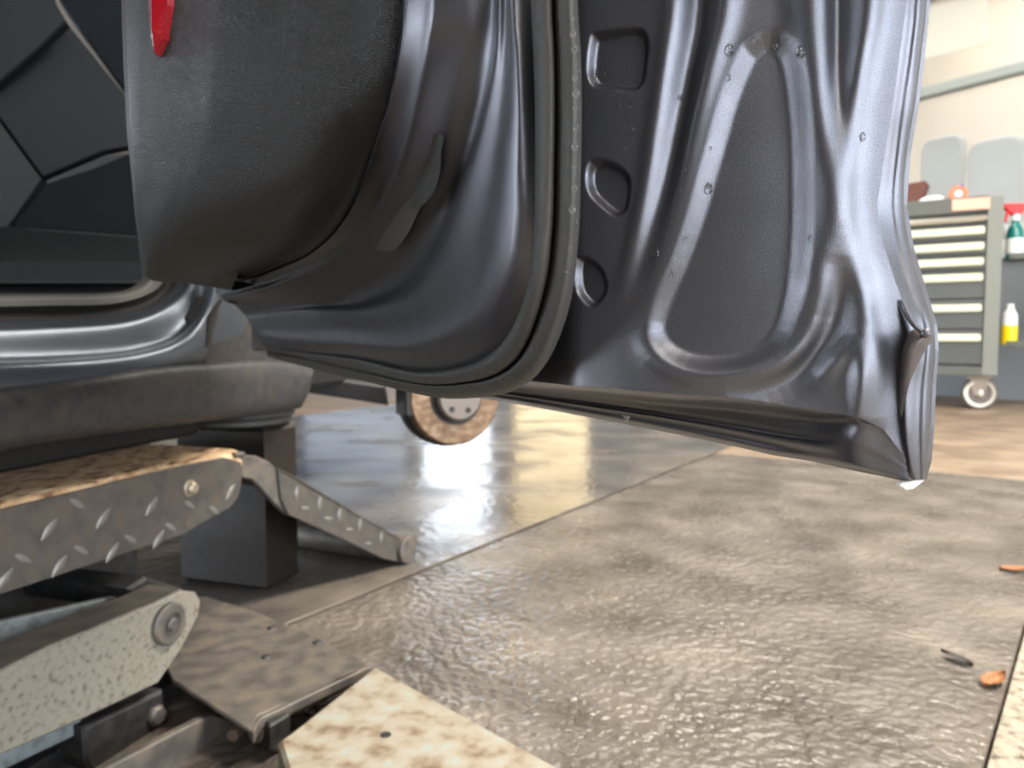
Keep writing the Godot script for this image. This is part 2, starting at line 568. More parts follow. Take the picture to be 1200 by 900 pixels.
func build_room() -> void:
	var fw := Transform3D(Basis(Vector3.UP, -0.39095), Vector3(0.1412, 0, -6.8882))
	# angled wall with the office window, behind the tool cabinet
	var sill_h := 1.1
	var top_h := 3.3
	var w := struct("wall_right", boxes([[Vector3(0.5, sill_h / 2, -0.1), Vector3(13.5, sill_h, 0.2)]]), M.wall_grey)
	w.transform = fw
	var w2 := struct("wall_above", boxes([[Vector3(0.5, (top_h + 4.4) / 2, -0.1), Vector3(13.5, 4.4 - top_h, 0.2)], [Vector3(-4.6, (sill_h + top_h) / 2, -0.1), Vector3(3.2, top_h - sill_h, 0.2)], [Vector3(4.9, (sill_h + top_h) / 2, -0.1), Vector3(4.7, top_h - sill_h, 0.2)]]), M.wall_cream)
	w2.transform = fw
	var win := Node3D.new()
	win.name = "window_1"
	win.transform = fw
	win.set_meta("kind", "structure")
	add_child(win)
	var bar := [Vector3(-0.4497, 2.485, 0), Vector3(-0.448, 2.4386, 0), Vector3(-0.4511, 2.5248, 0)]
	var by: float = bar[0].y
	part("window_frame", boxes([[Vector3(-0.2, sill_h + 0.02, 0.0), Vector3(5.6, 0.08, 0.12)], [Vector3(-0.2, top_h - 0.03, 0.0), Vector3(5.6, 0.08, 0.12)], [Vector3(-2.95, 2.2, 0.0), Vector3(0.08, 2.2, 0.12)], [Vector3(2.5, 2.2, 0.0), Vector3(0.08, 2.2, 0.12)]], 0.006), M.frame_grey, win)
	part("crossbar", boxes([[Vector3(-0.2, by, 0.01), Vector3(5.45, 0.085, 0.1)]], 0.012), M.frame_grey, win)
	part("pane", boxes([[Vector3(-0.2, (sill_h + by) / 2, 0), Vector3(5.4, by - sill_h - 0.1, 0.008)]]), M.window_glass, win)
	part("pane", boxes([[Vector3(-0.2, (top_h + by) / 2, 0), Vector3(5.4, top_h - by - 0.12, 0.008)]]), M.window_glass, win)
	# the office behind it
	var off := struct("wall_office", boxes([[Vector3(-0.2, 2.0, -2.2), Vector3(6.4, 4.8, 0.1)], [Vector3(-3.35, 2.0, -1.2), Vector3(0.1, 4.8, 2.1)], [Vector3(2.95, 2.0, -1.2), Vector3(0.1, 4.8, 2.1)], [Vector3(-0.2, -0.05, -1.2), Vector3(6.4, 0.1, 2.1)], [Vector3(-0.2, 4.35, -1.2), Vector3(6.4, 0.1, 2.1)]]), M.wall_cream)
	off.transform = fw
	var ol := thing("office_lamp", "flat square lamp on the office ceiling behind the window", "lamp", fw * Transform3D(Basis(), Vector3(-0.2, 4.22, -1.0)))
	part("lamp_diffuser", boxes([[Vector3(0, 0.02, 0), Vector3(2.4, 0.04, 0.9)]], 0.004), M.lamp_glow, ol)
	var oa := AreaLight3D.new()
	oa.name = "office_light"
	oa.area_size = Vector2(2.4, 0.9)
	oa.light_energy = 2.5
	oa.shadow_enabled = true
	oa.rotation_degrees = Vector3(-90, 0, 0)
	oa.position = Vector3(0, -0.01, 0)
	ol.add_child(oa)
	# paper behind the upper glass
	var pp := single("paper_sheet", prism([Vector3(-0.9384, 3.2075, -0.02), Vector3(-0.3642, 3.1371, -0.02), Vector3(-0.3513, 2.7791, -0.02), Vector3(-0.4685, 2.7636, -0.02), Vector3(-0.9245, 2.7857, -0.02)], fw.basis.z * 0.0 + Vector3(0, 0, 0.002)), M.paper_white, "large white sheet of paper stuck behind the upper glass of the window", "paper")
	pp.transform = fw
	for q in [[Vector3(-1.129, 2.3581, -0.5), Vector3(-1.1063, 1.6724, -0.5)], [Vector3(-0.5826, 2.2006, -0.5), Vector3(-0.5608, 1.5947, -0.5)]]:
		office_chair(fw, q[0], [0.4, 0.46][0 if q[0].x < -0.9 else 1])
	# far wall with the openings that shine on the wet floor
	var far := -8.5
	var ds := [Vector3(-9.8042, 0.48, -8.5), Vector3(-7.3995, 0.48, -8.5), Vector3(-7.1865, 0.48, -8.5), Vector3(-5.9104, 0.48, -8.5), Vector3(-5.52, 0.48, -8.5), Vector3(-4.367, 0.48, -8.5)]
	var xs := []
	for d in ds:
		xs.append(d.x)
	var hs := [2.55, 2.97, 2.75]
	var list := [[Vector3((-13.0 + xs[0]) / 2, 2.2, far - 0.1), Vector3(xs[0] + 13.0, 4.4, 0.2)], [Vector3((xs[5] - 2.6) / 2, 2.2, far - 0.1), Vector3(-2.6 - xs[5], 4.4, 0.2)]]
	for i in [0, 1]:
		list.append([Vector3((xs[i * 2 + 1] + xs[i * 2 + 2]) / 2, 2.2, far - 0.1), Vector3(xs[i * 2 + 2] - xs[i * 2 + 1], 4.4, 0.2)])
	for i in 3:
		list.append([Vector3((xs[i * 2] + xs[i * 2 + 1]) / 2, (hs[i] + 4.4) / 2, far - 0.1), Vector3(xs[i * 2 + 1] - xs[i * 2], 4.4 - hs[i], 0.2)])
	struct("wall_front", boxes(list), M.wall_grey)
	var d2 := Node3D.new()
	d2.name = "window_2"
	d2.set_meta("kind", "structure")
	add_child(d2)
	part("pane", boxes([[Vector3((xs[0] + xs[1]) / 2, hs[0] / 2, far - 0.1), Vector3(xs[1] - xs[0], hs[0], 0.01)]]), M.blue_glass, d2)
	part("pane", boxes([[Vector3((xs[2] + xs[3]) / 2, hs[1] / 2, far - 0.1), Vector3(xs[3] - xs[2], hs[1], 0.01)]]), M.frosted_glass, d2)
	var d3 := Node3D.new()
	d3.name = "window_3"
	d3.set_meta("kind", "structure")
	add_child(d3)
	part("lit_pane", boxes([[Vector3((xs[4] + xs[5]) / 2, hs[2] / 2, far - 0.1), Vector3(xs[5] - xs[4], hs[2], 0.02)]]), M.warm_lit_panel, d3)
	var wl := AreaLight3D.new()
	wl.name = "window_light"
	wl.area_size = Vector2(xs[5] - xs[4], hs[2])
	wl.light_energy = 0.3
	wl.light_color = Color(1, 0.84, 0.6)
	wl.shadow_enabled = true
	wl.rotation_degrees = Vector3(0, 180, 0)
	wl.position = Vector3((xs[4] + xs[5]) / 2, hs[2] / 2, far + 0.02)
	add_child(wl)
	struct("wall_left", boxes([[Vector3(-13.1, 2.2, -4.9), Vector3(0.2, 4.4, 7.4)], [Vector3(-13.1, 3.9, 2.0), Vector3(0.2, 1.0, 6.4)]]), M.wall_cream)
	struct("wall_back", boxes([[Vector3(-12.5, 2.2, 5.1), Vector3(1.0, 4.4, 0.2)], [Vector3(-7.5, 3.9, 5.1), Vector3(9.0, 1.0, 0.2)], [Vector3(1.2, 2.2, 5.1), Vector3(8.4, 4.4, 0.2)], [Vector3(6.45, 4.0, 5.1), Vector3(2.1, 0.8, 0.2)]]), M.wall_dark)
	struct("wall_side", boxes([[Vector3(7.6, 4.0, 0.5), Vector3(0.2, 0.8, 9.4)], [Vector3(7.6, 2.2, -3.6), Vector3(0.2, 4.4, 1.2)], [Vector3(7.6, 2.2, 5.1), Vector3(0.2, 4.4, 0.2)]]), M.wall_cream)
	struct("ceiling", boxes([[Vector3(-2.7, 4.5, -2.6), Vector3(21.0, 0.2, 16.0)]]), M.ceiling_white)
	lamp(Vector3(-1.0, 4.3, -4.0), Vector2(0.4, 3.0), 9.0)
	lamp(Vector3(1.1, 3.2, -1.9), Vector2(0.4, 2.4), 24.0)
	lamp(Vector3(2.5, 4.3, 2.5), Vector2(0.4, 3.0), 9.0)
	lamp(Vector3(-4.0, 4.3, 1.0), Vector2(0.4, 3.0), 9.0)
	var y := struct("ground", boxes([[Vector3(0, -0.31, 0), Vector3(80, 0.2, 80)]]), M.dry_concrete)
	y.set_meta("label", "pale concrete yard")


func office_chair(fw: Transform3D, top: Vector3, width: float) -> void:
	var base := Vector3(top.x, 0, -0.75 if top.x > -0.9 else -0.95)
	var t := thing("office_chair", "grey padded chair back seen through the window, " + ("beside the car door's edge" if top.x < -0.9 else "above the middle of the tool cabinet"), "chair", fw * Transform3D(Basis(), base), "office chairs behind the window")
	var h := top.y
	var k := []
	for i in 13:
		var a := PI * i / 12
		k.append(Vector3(cos(a) * width * 0.5 * pow(absf(cos(a)), -0.45) if absf(cos(a)) > 0.05 else 0.0, h - 0.18 + 0.18 * pow(sin(a), 0.6), 0))
	k.append(Vector3(-width * 0.46, h - 0.75, 0))
	k.append(Vector3(width * 0.46, h - 0.75, 0))
	part("backrest", prism(k, Vector3(0, 0, -0.1), 0.025), M.chair_grey, t)
	part("seat", boxes([[Vector3(0, h - 0.84, 0.2), Vector3(width, 0.1, 0.5)]], 0.03), M.chair_grey, t)
	var s := Shape.new()
	s.lathe([Vector2(0.0, 0.0), Vector2(0.2, 0.0), Vector2(0.2, 0.03), Vector2(0.04, 0.08), Vector2(0.04, h - 0.88), Vector2(0, h - 0.88)], Vector3(0, 0, 0.2), Vector3.UP)
	part("pedestal", s, M.frame_grey, t)


func build_floor() -> void:
	var fl := Node3D.new()
	fl.name = "floor"
	fl.set_meta("kind", "structure")
	add_child(fl)
	part("concrete_bed", boxes([[Vector3(-2.7, -0.15, -2.6), Vector3(21, 0.1, 16)]]), M.joint_dirt, fl)
	var zb := -3.05
	var bev := 0.0015
	for d in [
		[[Vector3(-3.6, 0, -10.6), Vector3(-0.994, 0, -10.6), Vector3(-0.994, 0, 5.2), Vector3(-3.6, 0, 5.2)], M.smooth_wet_concrete, ""],
		[[Vector3(-13, 0, -10.6), Vector3(-3.608, 0, -10.6), Vector3(-3.608, 0, 5.2), Vector3(-13, 0, 5.2)], M.dry_concrete, ""],
		[[Vector3(-0.980, 0, zb + 0.004), Vector3(0.19, 0, zb + 0.004), Vector3(-0.572, 0, 5.2), Vector3(-0.980, 0, 5.2)], M.wet_concrete, ""],
		[[Vector3(0.194, 0, zb + 0.004), Vector3(7.6, 0, zb + 0.004), Vector3(7.6, 0, 5.2), Vector3(-0.566, 0, 5.2)], M.pale_kerb, "pale rough concrete strip"],
		[[Vector3(-0.984, 0, zb - 0.004), Vector3(7.6, 0, zb - 0.004), Vector3(7.6, 0, -10.6), Vector3(-0.984, 0, -10.6)], M.dry_concrete, ""],
	]:
		var up := 0.008 if d[1] == M.pale_kerb else 0.0
		var q := []
		for p in d[0]:
			q.append(p + Vector3(0, -0.1, 0))
		part("concrete_slab", prism(q, Vector3(0, 0.1 + up, 0), bev), d[1], fl, d[2])


# ---------------------------------------------------------------- car
func build_car() -> void:
	var at := Transform3D(Basis(Vector3.UP, 0.35256), Vector3(-1.0753, 0, -0.9710))
	var car := thing("car", "dark grey car with its door open, raised on a scissor lift", "car", at)
	build_sill(car)
	build_interior(car)
	build_brake(car)
	build_door(car, at)


func build_sill(car: Node3D) -> void:
	var out := Vector3(3, 1.5, 0.3)
	# painted door aperture: rails from the cabin edge out to the plastic cover
	var rails := [
		[Vector3(-0.15, 0.5173, 0.7452), Vector3(-0.15, 0.527, 0.577), Vector3(-0.15, 0.5357, 0.4326), Vector3(-0.15, 0.5431, 0.3412), Vector3(-0.15, 0.5524, 0.2889), Vector3(-0.15, 0.5687, 0.2605), Vector3(-0.15, 0.5911, 0.2461), Vector3(-0.15, 0.6209, 0.2409)],
		[Vector3(-0.126, 0.5132, 0.7611), Vector3(-0.126, 0.5228, 0.5977), Vector3(-0.126, 0.5319, 0.4574), Vector3(-0.126, 0.5381, 0.3606), Vector3(-0.126, 0.5471, 0.3092), Vector3(-0.126, 0.5634, 0.2736), Vector3(-0.126, 0.5856, 0.2573), Vector3(-0.126, 0.6163, 0.2521)],
		[Vector3(-0.12, 0.5053, 0.7654), Vector3(-0.12, 0.513, 0.6033), Vector3(-0.12, 0.5205, 0.4641), Vector3(-0.12, 0.5272, 0.3599), Vector3(-0.12, 0.54, 0.2988), Vector3(-0.12, 0.5578, 0.2584), Vector3(-0.12, 0.5832, 0.2375), Vector3(-0.12, 0.6158, 0.2321)],
	]
	part("aperture_seal", loft(rails, 5, 6, out), M.rubber, car, "dark rubber seal along the sill")
	var groove := [
		[Vector3(-0.121, 0.5053, 0.7647), Vector3(-0.121, 0.5131, 0.6025), Vector3(-0.121, 0.5206, 0.4631), Vector3(-0.121, 0.5272, 0.3587), Vector3(-0.121, 0.5401, 0.2976), Vector3(-0.121, 0.5579, 0.2571), Vector3(-0.121, 0.5834, 0.2362), Vector3(-0.121, 0.6159, 0.2308)],
		[Vector3(-0.128, 0.4978, 0.7606), Vector3(-0.128, 0.5038, 0.5969), Vector3(-0.128, 0.5088, 0.4564), Vector3(-0.128, 0.5182, 0.3427), Vector3(-0.128, 0.5321, 0.2762), Vector3(-0.128, 0.5527, 0.2364), Vector3(-0.128, 0.5814, 0.2127), Vector3(-0.128, 0.6162, 0.2049)],
		[Vector3(-0.112, 0.4921, 0.7712), Vector3(-0.112, 0.4968, 0.6109), Vector3(-0.112, 0.5017, 0.4732), Vector3(-0.112, 0.5116, 0.3534), Vector3(-0.112, 0.5264, 0.2853), Vector3(-0.112, 0.5495, 0.2414), Vector3(-0.112, 0.5782, 0.2154), Vector3(-0.112, 0.6131, 0.2055)],
	]
	part("seal_channel", loft(groove, 4, 6, out), M.black_gap, car)
	var sill := [
		[Vector3(-0.114, 0.4922, 0.7699), Vector3(-0.114, 0.4969, 0.6092), Vector3(-0.114, 0.5018, 0.4712), Vector3(-0.114, 0.5117, 0.351), Vector3(-0.114, 0.5266, 0.2828), Vector3(-0.114, 0.5497, 0.2388), Vector3(-0.114, 0.5784, 0.2127), Vector3(-0.114, 0.6134, 0.2028)],
		[Vector3(-0.1, 0.4882, 0.7792), Vector3(-0.1, 0.492, 0.6214), Vector3(-0.1, 0.496, 0.4858), Vector3(-0.1, 0.5065, 0.3595), Vector3(-0.1, 0.5236, 0.2894), Vector3(-0.1, 0.5466, 0.2433), Vector3(-0.1, 0.5739, 0.215), Vector3(-0.1, 0.6103, 0.2028)],
		[Vector3(-0.082, 0.4851, 0.7911), Vector3(-0.082, 0.4872, 0.637), Vector3(-0.082, 0.4915, 0.5046), Vector3(-0.082, 0.5013, 0.3762), Vector3(-0.082, 0.5191, 0.3052), Vector3(-0.082, 0.543, 0.2575), Vector3(-0.082, 0.5712, 0.2294), Vector3(-0.082, 0.6071, 0.2172)],
		[Vector3(-0.076, 0.4807, 0.7952), Vector3(-0.076, 0.4818, 0.6424), Vector3(-0.076, 0.4852, 0.511), Vector3(-0.076, 0.4953, 0.3804), Vector3(-0.076, 0.5139, 0.3076), Vector3(-0.076, 0.5391, 0.2556), Vector3(-0.076, 0.5701, 0.2251), Vector3(-0.076, 0.606, 0.2128)],
		[Vector3(-0.064, 0.4636, 0.8039), Vector3(-0.064, 0.4607, 0.6537), Vector3(-0.064, 0.4606, 0.5245), Vector3(-0.064, 0.4671, 0.3863), Vector3(-0.064, 0.4876, 0.3017), Vector3(-0.064, 0.5221, 0.2502), Vector3(-0.064, 0.5606, 0.223), Vector3(-0.064, 0.6031, 0.2125)],
		[Vector3(-0.058, 0.4602, 0.808), Vector3(-0.058, 0.4565, 0.659), Vector3(-0.058, 0.4557, 0.5309), Vector3(-0.058, 0.4625, 0.3872), Vector3(-0.058, 0.4825, 0.3042), Vector3(-0.058, 0.5181, 0.2525), Vector3(-0.058, 0.5577, 0.2252), Vector3(-0.058, 0.6014, 0.2146)],
		[Vector3(-0.034, 0.4575, 0.8237), Vector3(-0.034, 0.4539, 0.6796), Vector3(-0.034, 0.4526, 0.5557), Vector3(-0.034, 0.4596, 0.4119), Vector3(-0.034, 0.4775, 0.329), Vector3(-0.034, 0.5133, 0.2783), Vector3(-0.034, 0.5531, 0.2514), Vector3(-0.034, 0.5983, 0.241)],
		[Vector3(-0.026, 0.4543, 0.8291), Vector3(-0.026, 0.45, 0.6866), Vector3(-0.026, 0.449, 0.5641), Vector3(-0.026, 0.4552, 0.4187), Vector3(-0.026, 0.4727, 0.3343), Vector3(-0.026, 0.5092, 0.2836), Vector3(-0.026, 0.5514, 0.2567), Vector3(-0.026, 0.5963, 0.2463)],
		[Vector3(-0.022, 0.4471, 0.8321), Vector3(-0.022, 0.4419, 0.6905), Vector3(-0.022, 0.4396, 0.5687), Vector3(-0.022, 0.4472, 0.4159), Vector3(-0.022, 0.4641, 0.3268), Vector3(-0.022, 0.5043, 0.2772), Vector3(-0.022, 0.5489, 0.2541), Vector3(-0.022, 0.5952, 0.2435)],
		[Vector3(-0.022, 0.4296, 0.833), Vector3(-0.022, 0.4229, 0.6914), Vector3(-0.022, 0.4223, 0.5695), Vector3(-0.022, 0.4358, 0.4131), Vector3(-0.022, 0.4441, 0.316), Vector3(-0.022, 0.4525, 0.2537), Vector3(-0.022, 0.4662, 0.1863), Vector3(-0.022, 0.4871, 0.1479)],
		[Vector3(-0.04, 0.3938, 0.8231), Vector3(-0.04, 0.3993, 0.6772), Vector3(-0.04, 0.401, 0.552), Vector3(-0.04, 0.416, 0.3915), Vector3(-0.04, 0.4228, 0.2919), Vector3(-0.04, 0.4298, 0.2144), Vector3(-0.04, 0.4362, 0.1205), Vector3(-0.04, 0.442, 0.0652)],
	]
	part("sill", loft(sill, 5, 8, out), M.sill_paint, car)
	# outer panel at the foot of the front pillar
	part("pillar_panel", prism([Vector3(-0.02, 0.4634, 0.2838), Vector3(-0.02, 0.5095, 0.2715), Vector3(-0.02, 0.5432, 0.2398), Vector3(-0.02, 0.5578, 0.1485), Vector3(-0.02, 0.5611, 0.0949), Vector3(-0.02, 0.4251, 0.0943), Vector3(-0.02, 0.423, 0.2916)], Vector3(-0.05, 0, 0), 0.003), M.black_cover, car)
	part("pillar_seam", prism([Vector3(-0.0195, 0.4648, 0.2886), Vector3(-0.0195, 0.5093, 0.2785), Vector3(-0.0195, 0.5387, 0.2495), Vector3(-0.0195, 0.5392, 0.2407), Vector3(-0.0195, 0.5057, 0.2681), Vector3(-0.0195, 0.4647, 0.2782)], Vector3(-0.004, 0, 0)), M.black_gap, car)
	# black plastic sill cover
	var cover := [
		[Vector3(-0.045, 0.4126, 0.8189), Vector3(-0.045, 0.4154, 0.7067), Vector3(-0.045, 0.4248, 0.6134), Vector3(-0.045, 0.4303, 0.5073), Vector3(-0.045, 0.4401, 0.3824), Vector3(-0.045, 0.4412, 0.2334), Vector3(-0.045, 0.441, 0.085), Vector3(-0.045, 0.4332, -0.0194), Vector3(-0.045, 0.421, -0.0828)],
		[Vector3(-0.016, 0.4127, 0.8377), Vector3(-0.016, 0.4149, 0.73), Vector3(-0.016, 0.4244, 0.6405), Vector3(-0.016, 0.4293, 0.5387), Vector3(-0.016, 0.4384, 0.4189), Vector3(-0.016, 0.4402, 0.2759), Vector3(-0.016, 0.4397, 0.1334), Vector3(-0.016, 0.432, 0.0333), Vector3(-0.016, 0.4199, -0.0343)],
		[Vector3(-0.002, 0.4062, 0.8472), Vector3(-0.002, 0.4093, 0.7416), Vector3(-0.002, 0.4195, 0.6538), Vector3(-0.002, 0.4255, 0.5541), Vector3(-0.002, 0.4337, 0.4367), Vector3(-0.002, 0.4348, 0.2966), Vector3(-0.002, 0.4349, 0.157), Vector3(-0.002, 0.4281, 0.0527), Vector3(-0.002, 0.4178, -0.0108)],
		[Vector3(0.004, 0.3894, 0.8519), Vector3(0.004, 0.3923, 0.7473), Vector3(0.004, 0.4028, 0.6602), Vector3(0.004, 0.4076, 0.5614), Vector3(0.004, 0.4122, 0.4451), Vector3(0.004, 0.4115, 0.3063), Vector3(0.004, 0.4115, 0.1678), Vector3(0.004, 0.4104, 0.0643), Vector3(0.004, 0.4058, 0.0044)],
		[Vector3(0, 0.366, 0.8506), Vector3(0, 0.3688, 0.7452), Vector3(0, 0.3756, 0.6578), Vector3(0, 0.376, 0.5585), Vector3(0, 0.3754, 0.4417), Vector3(0, 0.3721, 0.302), Vector3(0, 0.3702, 0.1627), Vector3(0, 0.3709, 0.0645), Vector3(0, 0.3777, 0.0109)],
		[Vector3(-0.012, 0.354, 0.8434), Vector3(-0.012, 0.3566, 0.7362), Vector3(-0.012, 0.3649, 0.6471), Vector3(-0.012, 0.3652, 0.546), Vector3(-0.012, 0.3624, 0.4272), Vector3(-0.012, 0.3574, 0.2851), Vector3(-0.012, 0.3524, 0.1434), Vector3(-0.012, 0.3533, 0.0586), Vector3(-0.012, 0.3554, 0.0118)],
		[Vector3(-0.06, 0.3416, 0.8128), Vector3(-0.06, 0.3454, 0.698), Vector3(-0.06, 0.355, 0.6027), Vector3(-0.06, 0.3551, 0.4946), Vector3(-0.06, 0.3529, 0.3674), Vector3(-0.06, 0.3474, 0.2153), Vector3(-0.06, 0.3404, 0.0638), Vector3(-0.06, 0.3401, -0.0205), Vector3(-0.06, 0.3405, -0.0701)],
	]
	part("sill_cover", loft(cover, 5, 6, out), M.black_cover, car, "scuffed black plastic sill cover")
	var cap := []
	for r in cover:
		cap.append(r[-1])
	cap.append(cap[-1] + Vector3(-0.08, 0, -0.0))
	cap.append(cap[0] + Vector3(-0.08, 0, -0.0))
	var cs := Shape.new()
	cs.face(cap, Vector3(0.2, 0, -1))
	part("sill_end_cap", cs, M.black_cover, car)
	# floor pan and running gear that keep the light out below
	part("floor_pan", boxes([[Vector3(-0.85, 0.4, 0.9), Vector3(1.5, 0.06, 2.6)]], 0.01), M.brake_dark, car)
	part("front_body", boxes([[Vector3(-0.8, 0.7, -1.1), Vector3(1.44, 0.5, 0.86)]], 0.05), M.sill_paint, car)
	part("roof", boxes([[Vector3(-0.75, 1.75, 0.7), Vector3(1.2, 0.05, 1.8)], [Vector3(-0.75, 1.3, 2.0), Vector3(1.4, 0.9, 0.06)]], 0.01), M.sill_paint, car)
	part("side_rail", boxes([[Vector3(-0.22, 0.356, 1.05), Vector3(0.1, 0.1, 1.9)]], 0.006), M.brake_dark, car)
	part("cross_member", prism([Vector3(-0.2014, 0.4002, -0.2824), Vector3(-0.0196, 0.3638, -0.4057), Vector3(-0.0122, 0.3146, -0.4074), Vector3(-0.0838, 0.3269, -0.3911), Vector3(-0.2022, 0.3572, -0.2822)], Vector3(-0.12, 0, -0.2), 0.006), M.brake_dark, car)


func build_interior(car: Node3D) -> void:
	# footwell linings seen through the door opening, faceted panels a little proud of a dark shell
	part("cabin_shell", boxes([[Vector3(-1.45, 0.62, 0.5), Vector3(0.06, 0.44, 2.2)], [Vector3(-0.8, 0.7, -0.62), Vector3(1.3, 0.6, 0.06)]], 0.004), M.black_gap, car)
	var away := Vector3(-0.02, 0, -0.03)
	for d in [
		["lower_dash_panel", [Vector3(-0.7822, 1.2852, 0.2187), Vector3(-0.5785, 1.3657, 0.033), Vector3(-0.542, 1.1435, -0.003), Vector3(-0.5174, 1.0995, -0.0086), Vector3(-0.5597, 1.029, 0.0287), Vector3(-0.6029, 0.9652, 0.0662), Vector3(-0.7391, 0.7034, 0.2787)], M.interior_plastic],
		["kick_panel", [Vector3(-0.6923, 1.4462, -0.0806), Vector3(-0.244, 1.4865, -0.2522), Vector3(-0.2549, 0.9603, -0.2497), Vector3(-0.4382, 0.9553, -0.1384), Vector3(-0.4812, 0.9908, -0.1286), Vector3(-0.5921, 1.1456, -0.1034), Vector3(-0.6186, 1.1875, -0.0974)], M.interior_plastic],
		["console_panel", [Vector3(-0.5783, 1.1277, -0.0788), Vector3(-0.478, 0.9802, -0.1293), Vector3(-0.4294, 0.9704, -0.168), Vector3(-0.4313, 0.9035, -0.1676), Vector3(-0.5179, 0.8669, -0.0926), Vector3(-0.5968, 0.8027, -0.0182), Vector3(-0.6445, 0.9255, 0.048), Vector3(-0.6429, 0.9644, 0.0476)], M.interior_plastic],
		["console_side", [Vector3(-0.6618, 0.7456, 0.3308), Vector3(-0.6447, 0.9222, 0.048), Vector3(-0.5969, 0.7993, -0.0182), Vector3(-0.5735, 0.6494, 0.1159), Vector3(-0.6715, 0.5693, 0.333)], M.interior_plastic],
		["footwell_lining", [Vector3(-0.6133, 0.7981, -0.0432), Vector3(-0.5462, 0.8382, -0.0995), Vector3(-0.4308, 0.9196, -0.1954), Vector3(-0.2926, 0.7622, -0.1714), Vector3(-0.314, 0.683, -0.1112), Vector3(-0.5464, 0.6879, 0.0811), Vector3(-0.5545, 0.6922, 0.0973)], M.carpet],
		["footwell_carpet", [Vector3(-0.6685, 0.6239, 0.3324), Vector3(-0.5594, 0.6891, 0.0984), Vector3(-0.5433, 0.6847, 0.0804), Vector3(-0.2797, 0.6726, -0.0903), Vector3(-0.2148, 0.6192, -0.0496), Vector3(-0.5954, 0.5876, 0.3855)], M.carpet],
		["scuff_step", [Vector3(-0.5796, 0.5939, 0.3963), Vector3(-0.2146, 0.6292, -0.0497), Vector3(-0.1668, 0.5832, 0.0235), Vector3(-0.522, 0.5594, 0.4385)], M.interior_plastic],
		["scuff_recess", [Vector3(-0.5516, 0.5626, 0.4176), Vector3(-0.1834, 0.5868, -0.0014), Vector3(-0.1676, 0.5484, 0.0237), Vector3(-0.5234, 0.5326, 0.4389)], M.black_gap],
	]:
		part(d[0], prism(d[1], away, 0.003), d[2], car)


func build_brake(car: Node3D) -> void:
	var b := Node3D.new()
	b.name = "brake_assembly"
	car.add_child(b)
	var c := [Vector3(0.1524, 0.3396, -0.4141)]
	b.position = c[0]
	# axis: the wheel is steered, so the disc faces the camera's right
	var ax: Vector3 = Vector3(0.6534, 0.0000, 0.7570)
	ax = Vector3(ax.x, 0, ax.z).normalized()
	var s := Shape.new()
	s.lathe([Vector2(0.052, 0.004), Vector2(0.110, 0.004), Vector2(0.114, 0.001), Vector2(0.114, -0.008), Vector2(0.105, -0.009), Vector2(0.105, -0.016), Vector2(0.114, -0.017), Vector2(0.114, -0.026), Vector2(0.05, -0.028)].map(func(q): return q), Vector3.ZERO, ax, 56)
	part("brake_disc", s, M.disc_iron, b, "brown worn brake disc")
	s = Shape.new()
	s.lathe([Vector2(0, 0.03), Vector2(0.05, 0.03), Vector2(0.056, 0.024), Vector2(0.056, 0.0)], Vector3.ZERO, ax, 40)
	part("hub", s, M.hub_steel, b)
	s = Shape.new()
	s.lathe([Vector2(0.056, 0.006), Vector2(0.066, 0.0065)], Vector3.ZERO, ax, 40)
	part("hub_groove", s, M.brake_dark, b)
	var side := ax.cross(Vector3.UP).normalized()
	for k in 5:
		var t := TAU * k / 5 + 0.4
		s = Shape.new()
		s.lathe([Vector2(0, 0.031), Vector2(0.007, 0.031), Vector2(0.007, 0.028)], (side * cos(t) + Vector3.UP * sin(t)) * 0.035, ax, 12)
		part("bolt_hole", s, M.brake_dark, b)
	s = Shape.new()
	s.lathe([Vector2(0.03, -0.03), Vector2(0.117, -0.034), Vector2(0.122, -0.04), Vector2(0.122, -0.07), Vector2(0.02, -0.1)], Vector3.ZERO, ax, 48)
	part("dust_shield", s, M.brake_dark, b)
	s = Shape.new()
	s.prism([side * 0.125 + Vector3(0, 0.02, 0), side * 0.095 + Vector3(0, 0.04, 0), side * 0.10 + Vector3(0, -0.045, 0), side * 0.125 + Vector3(0, -0.04, 0)], ax * -0.07, 0.004)
	part("brake_caliper", s, M.brake_dark, b)


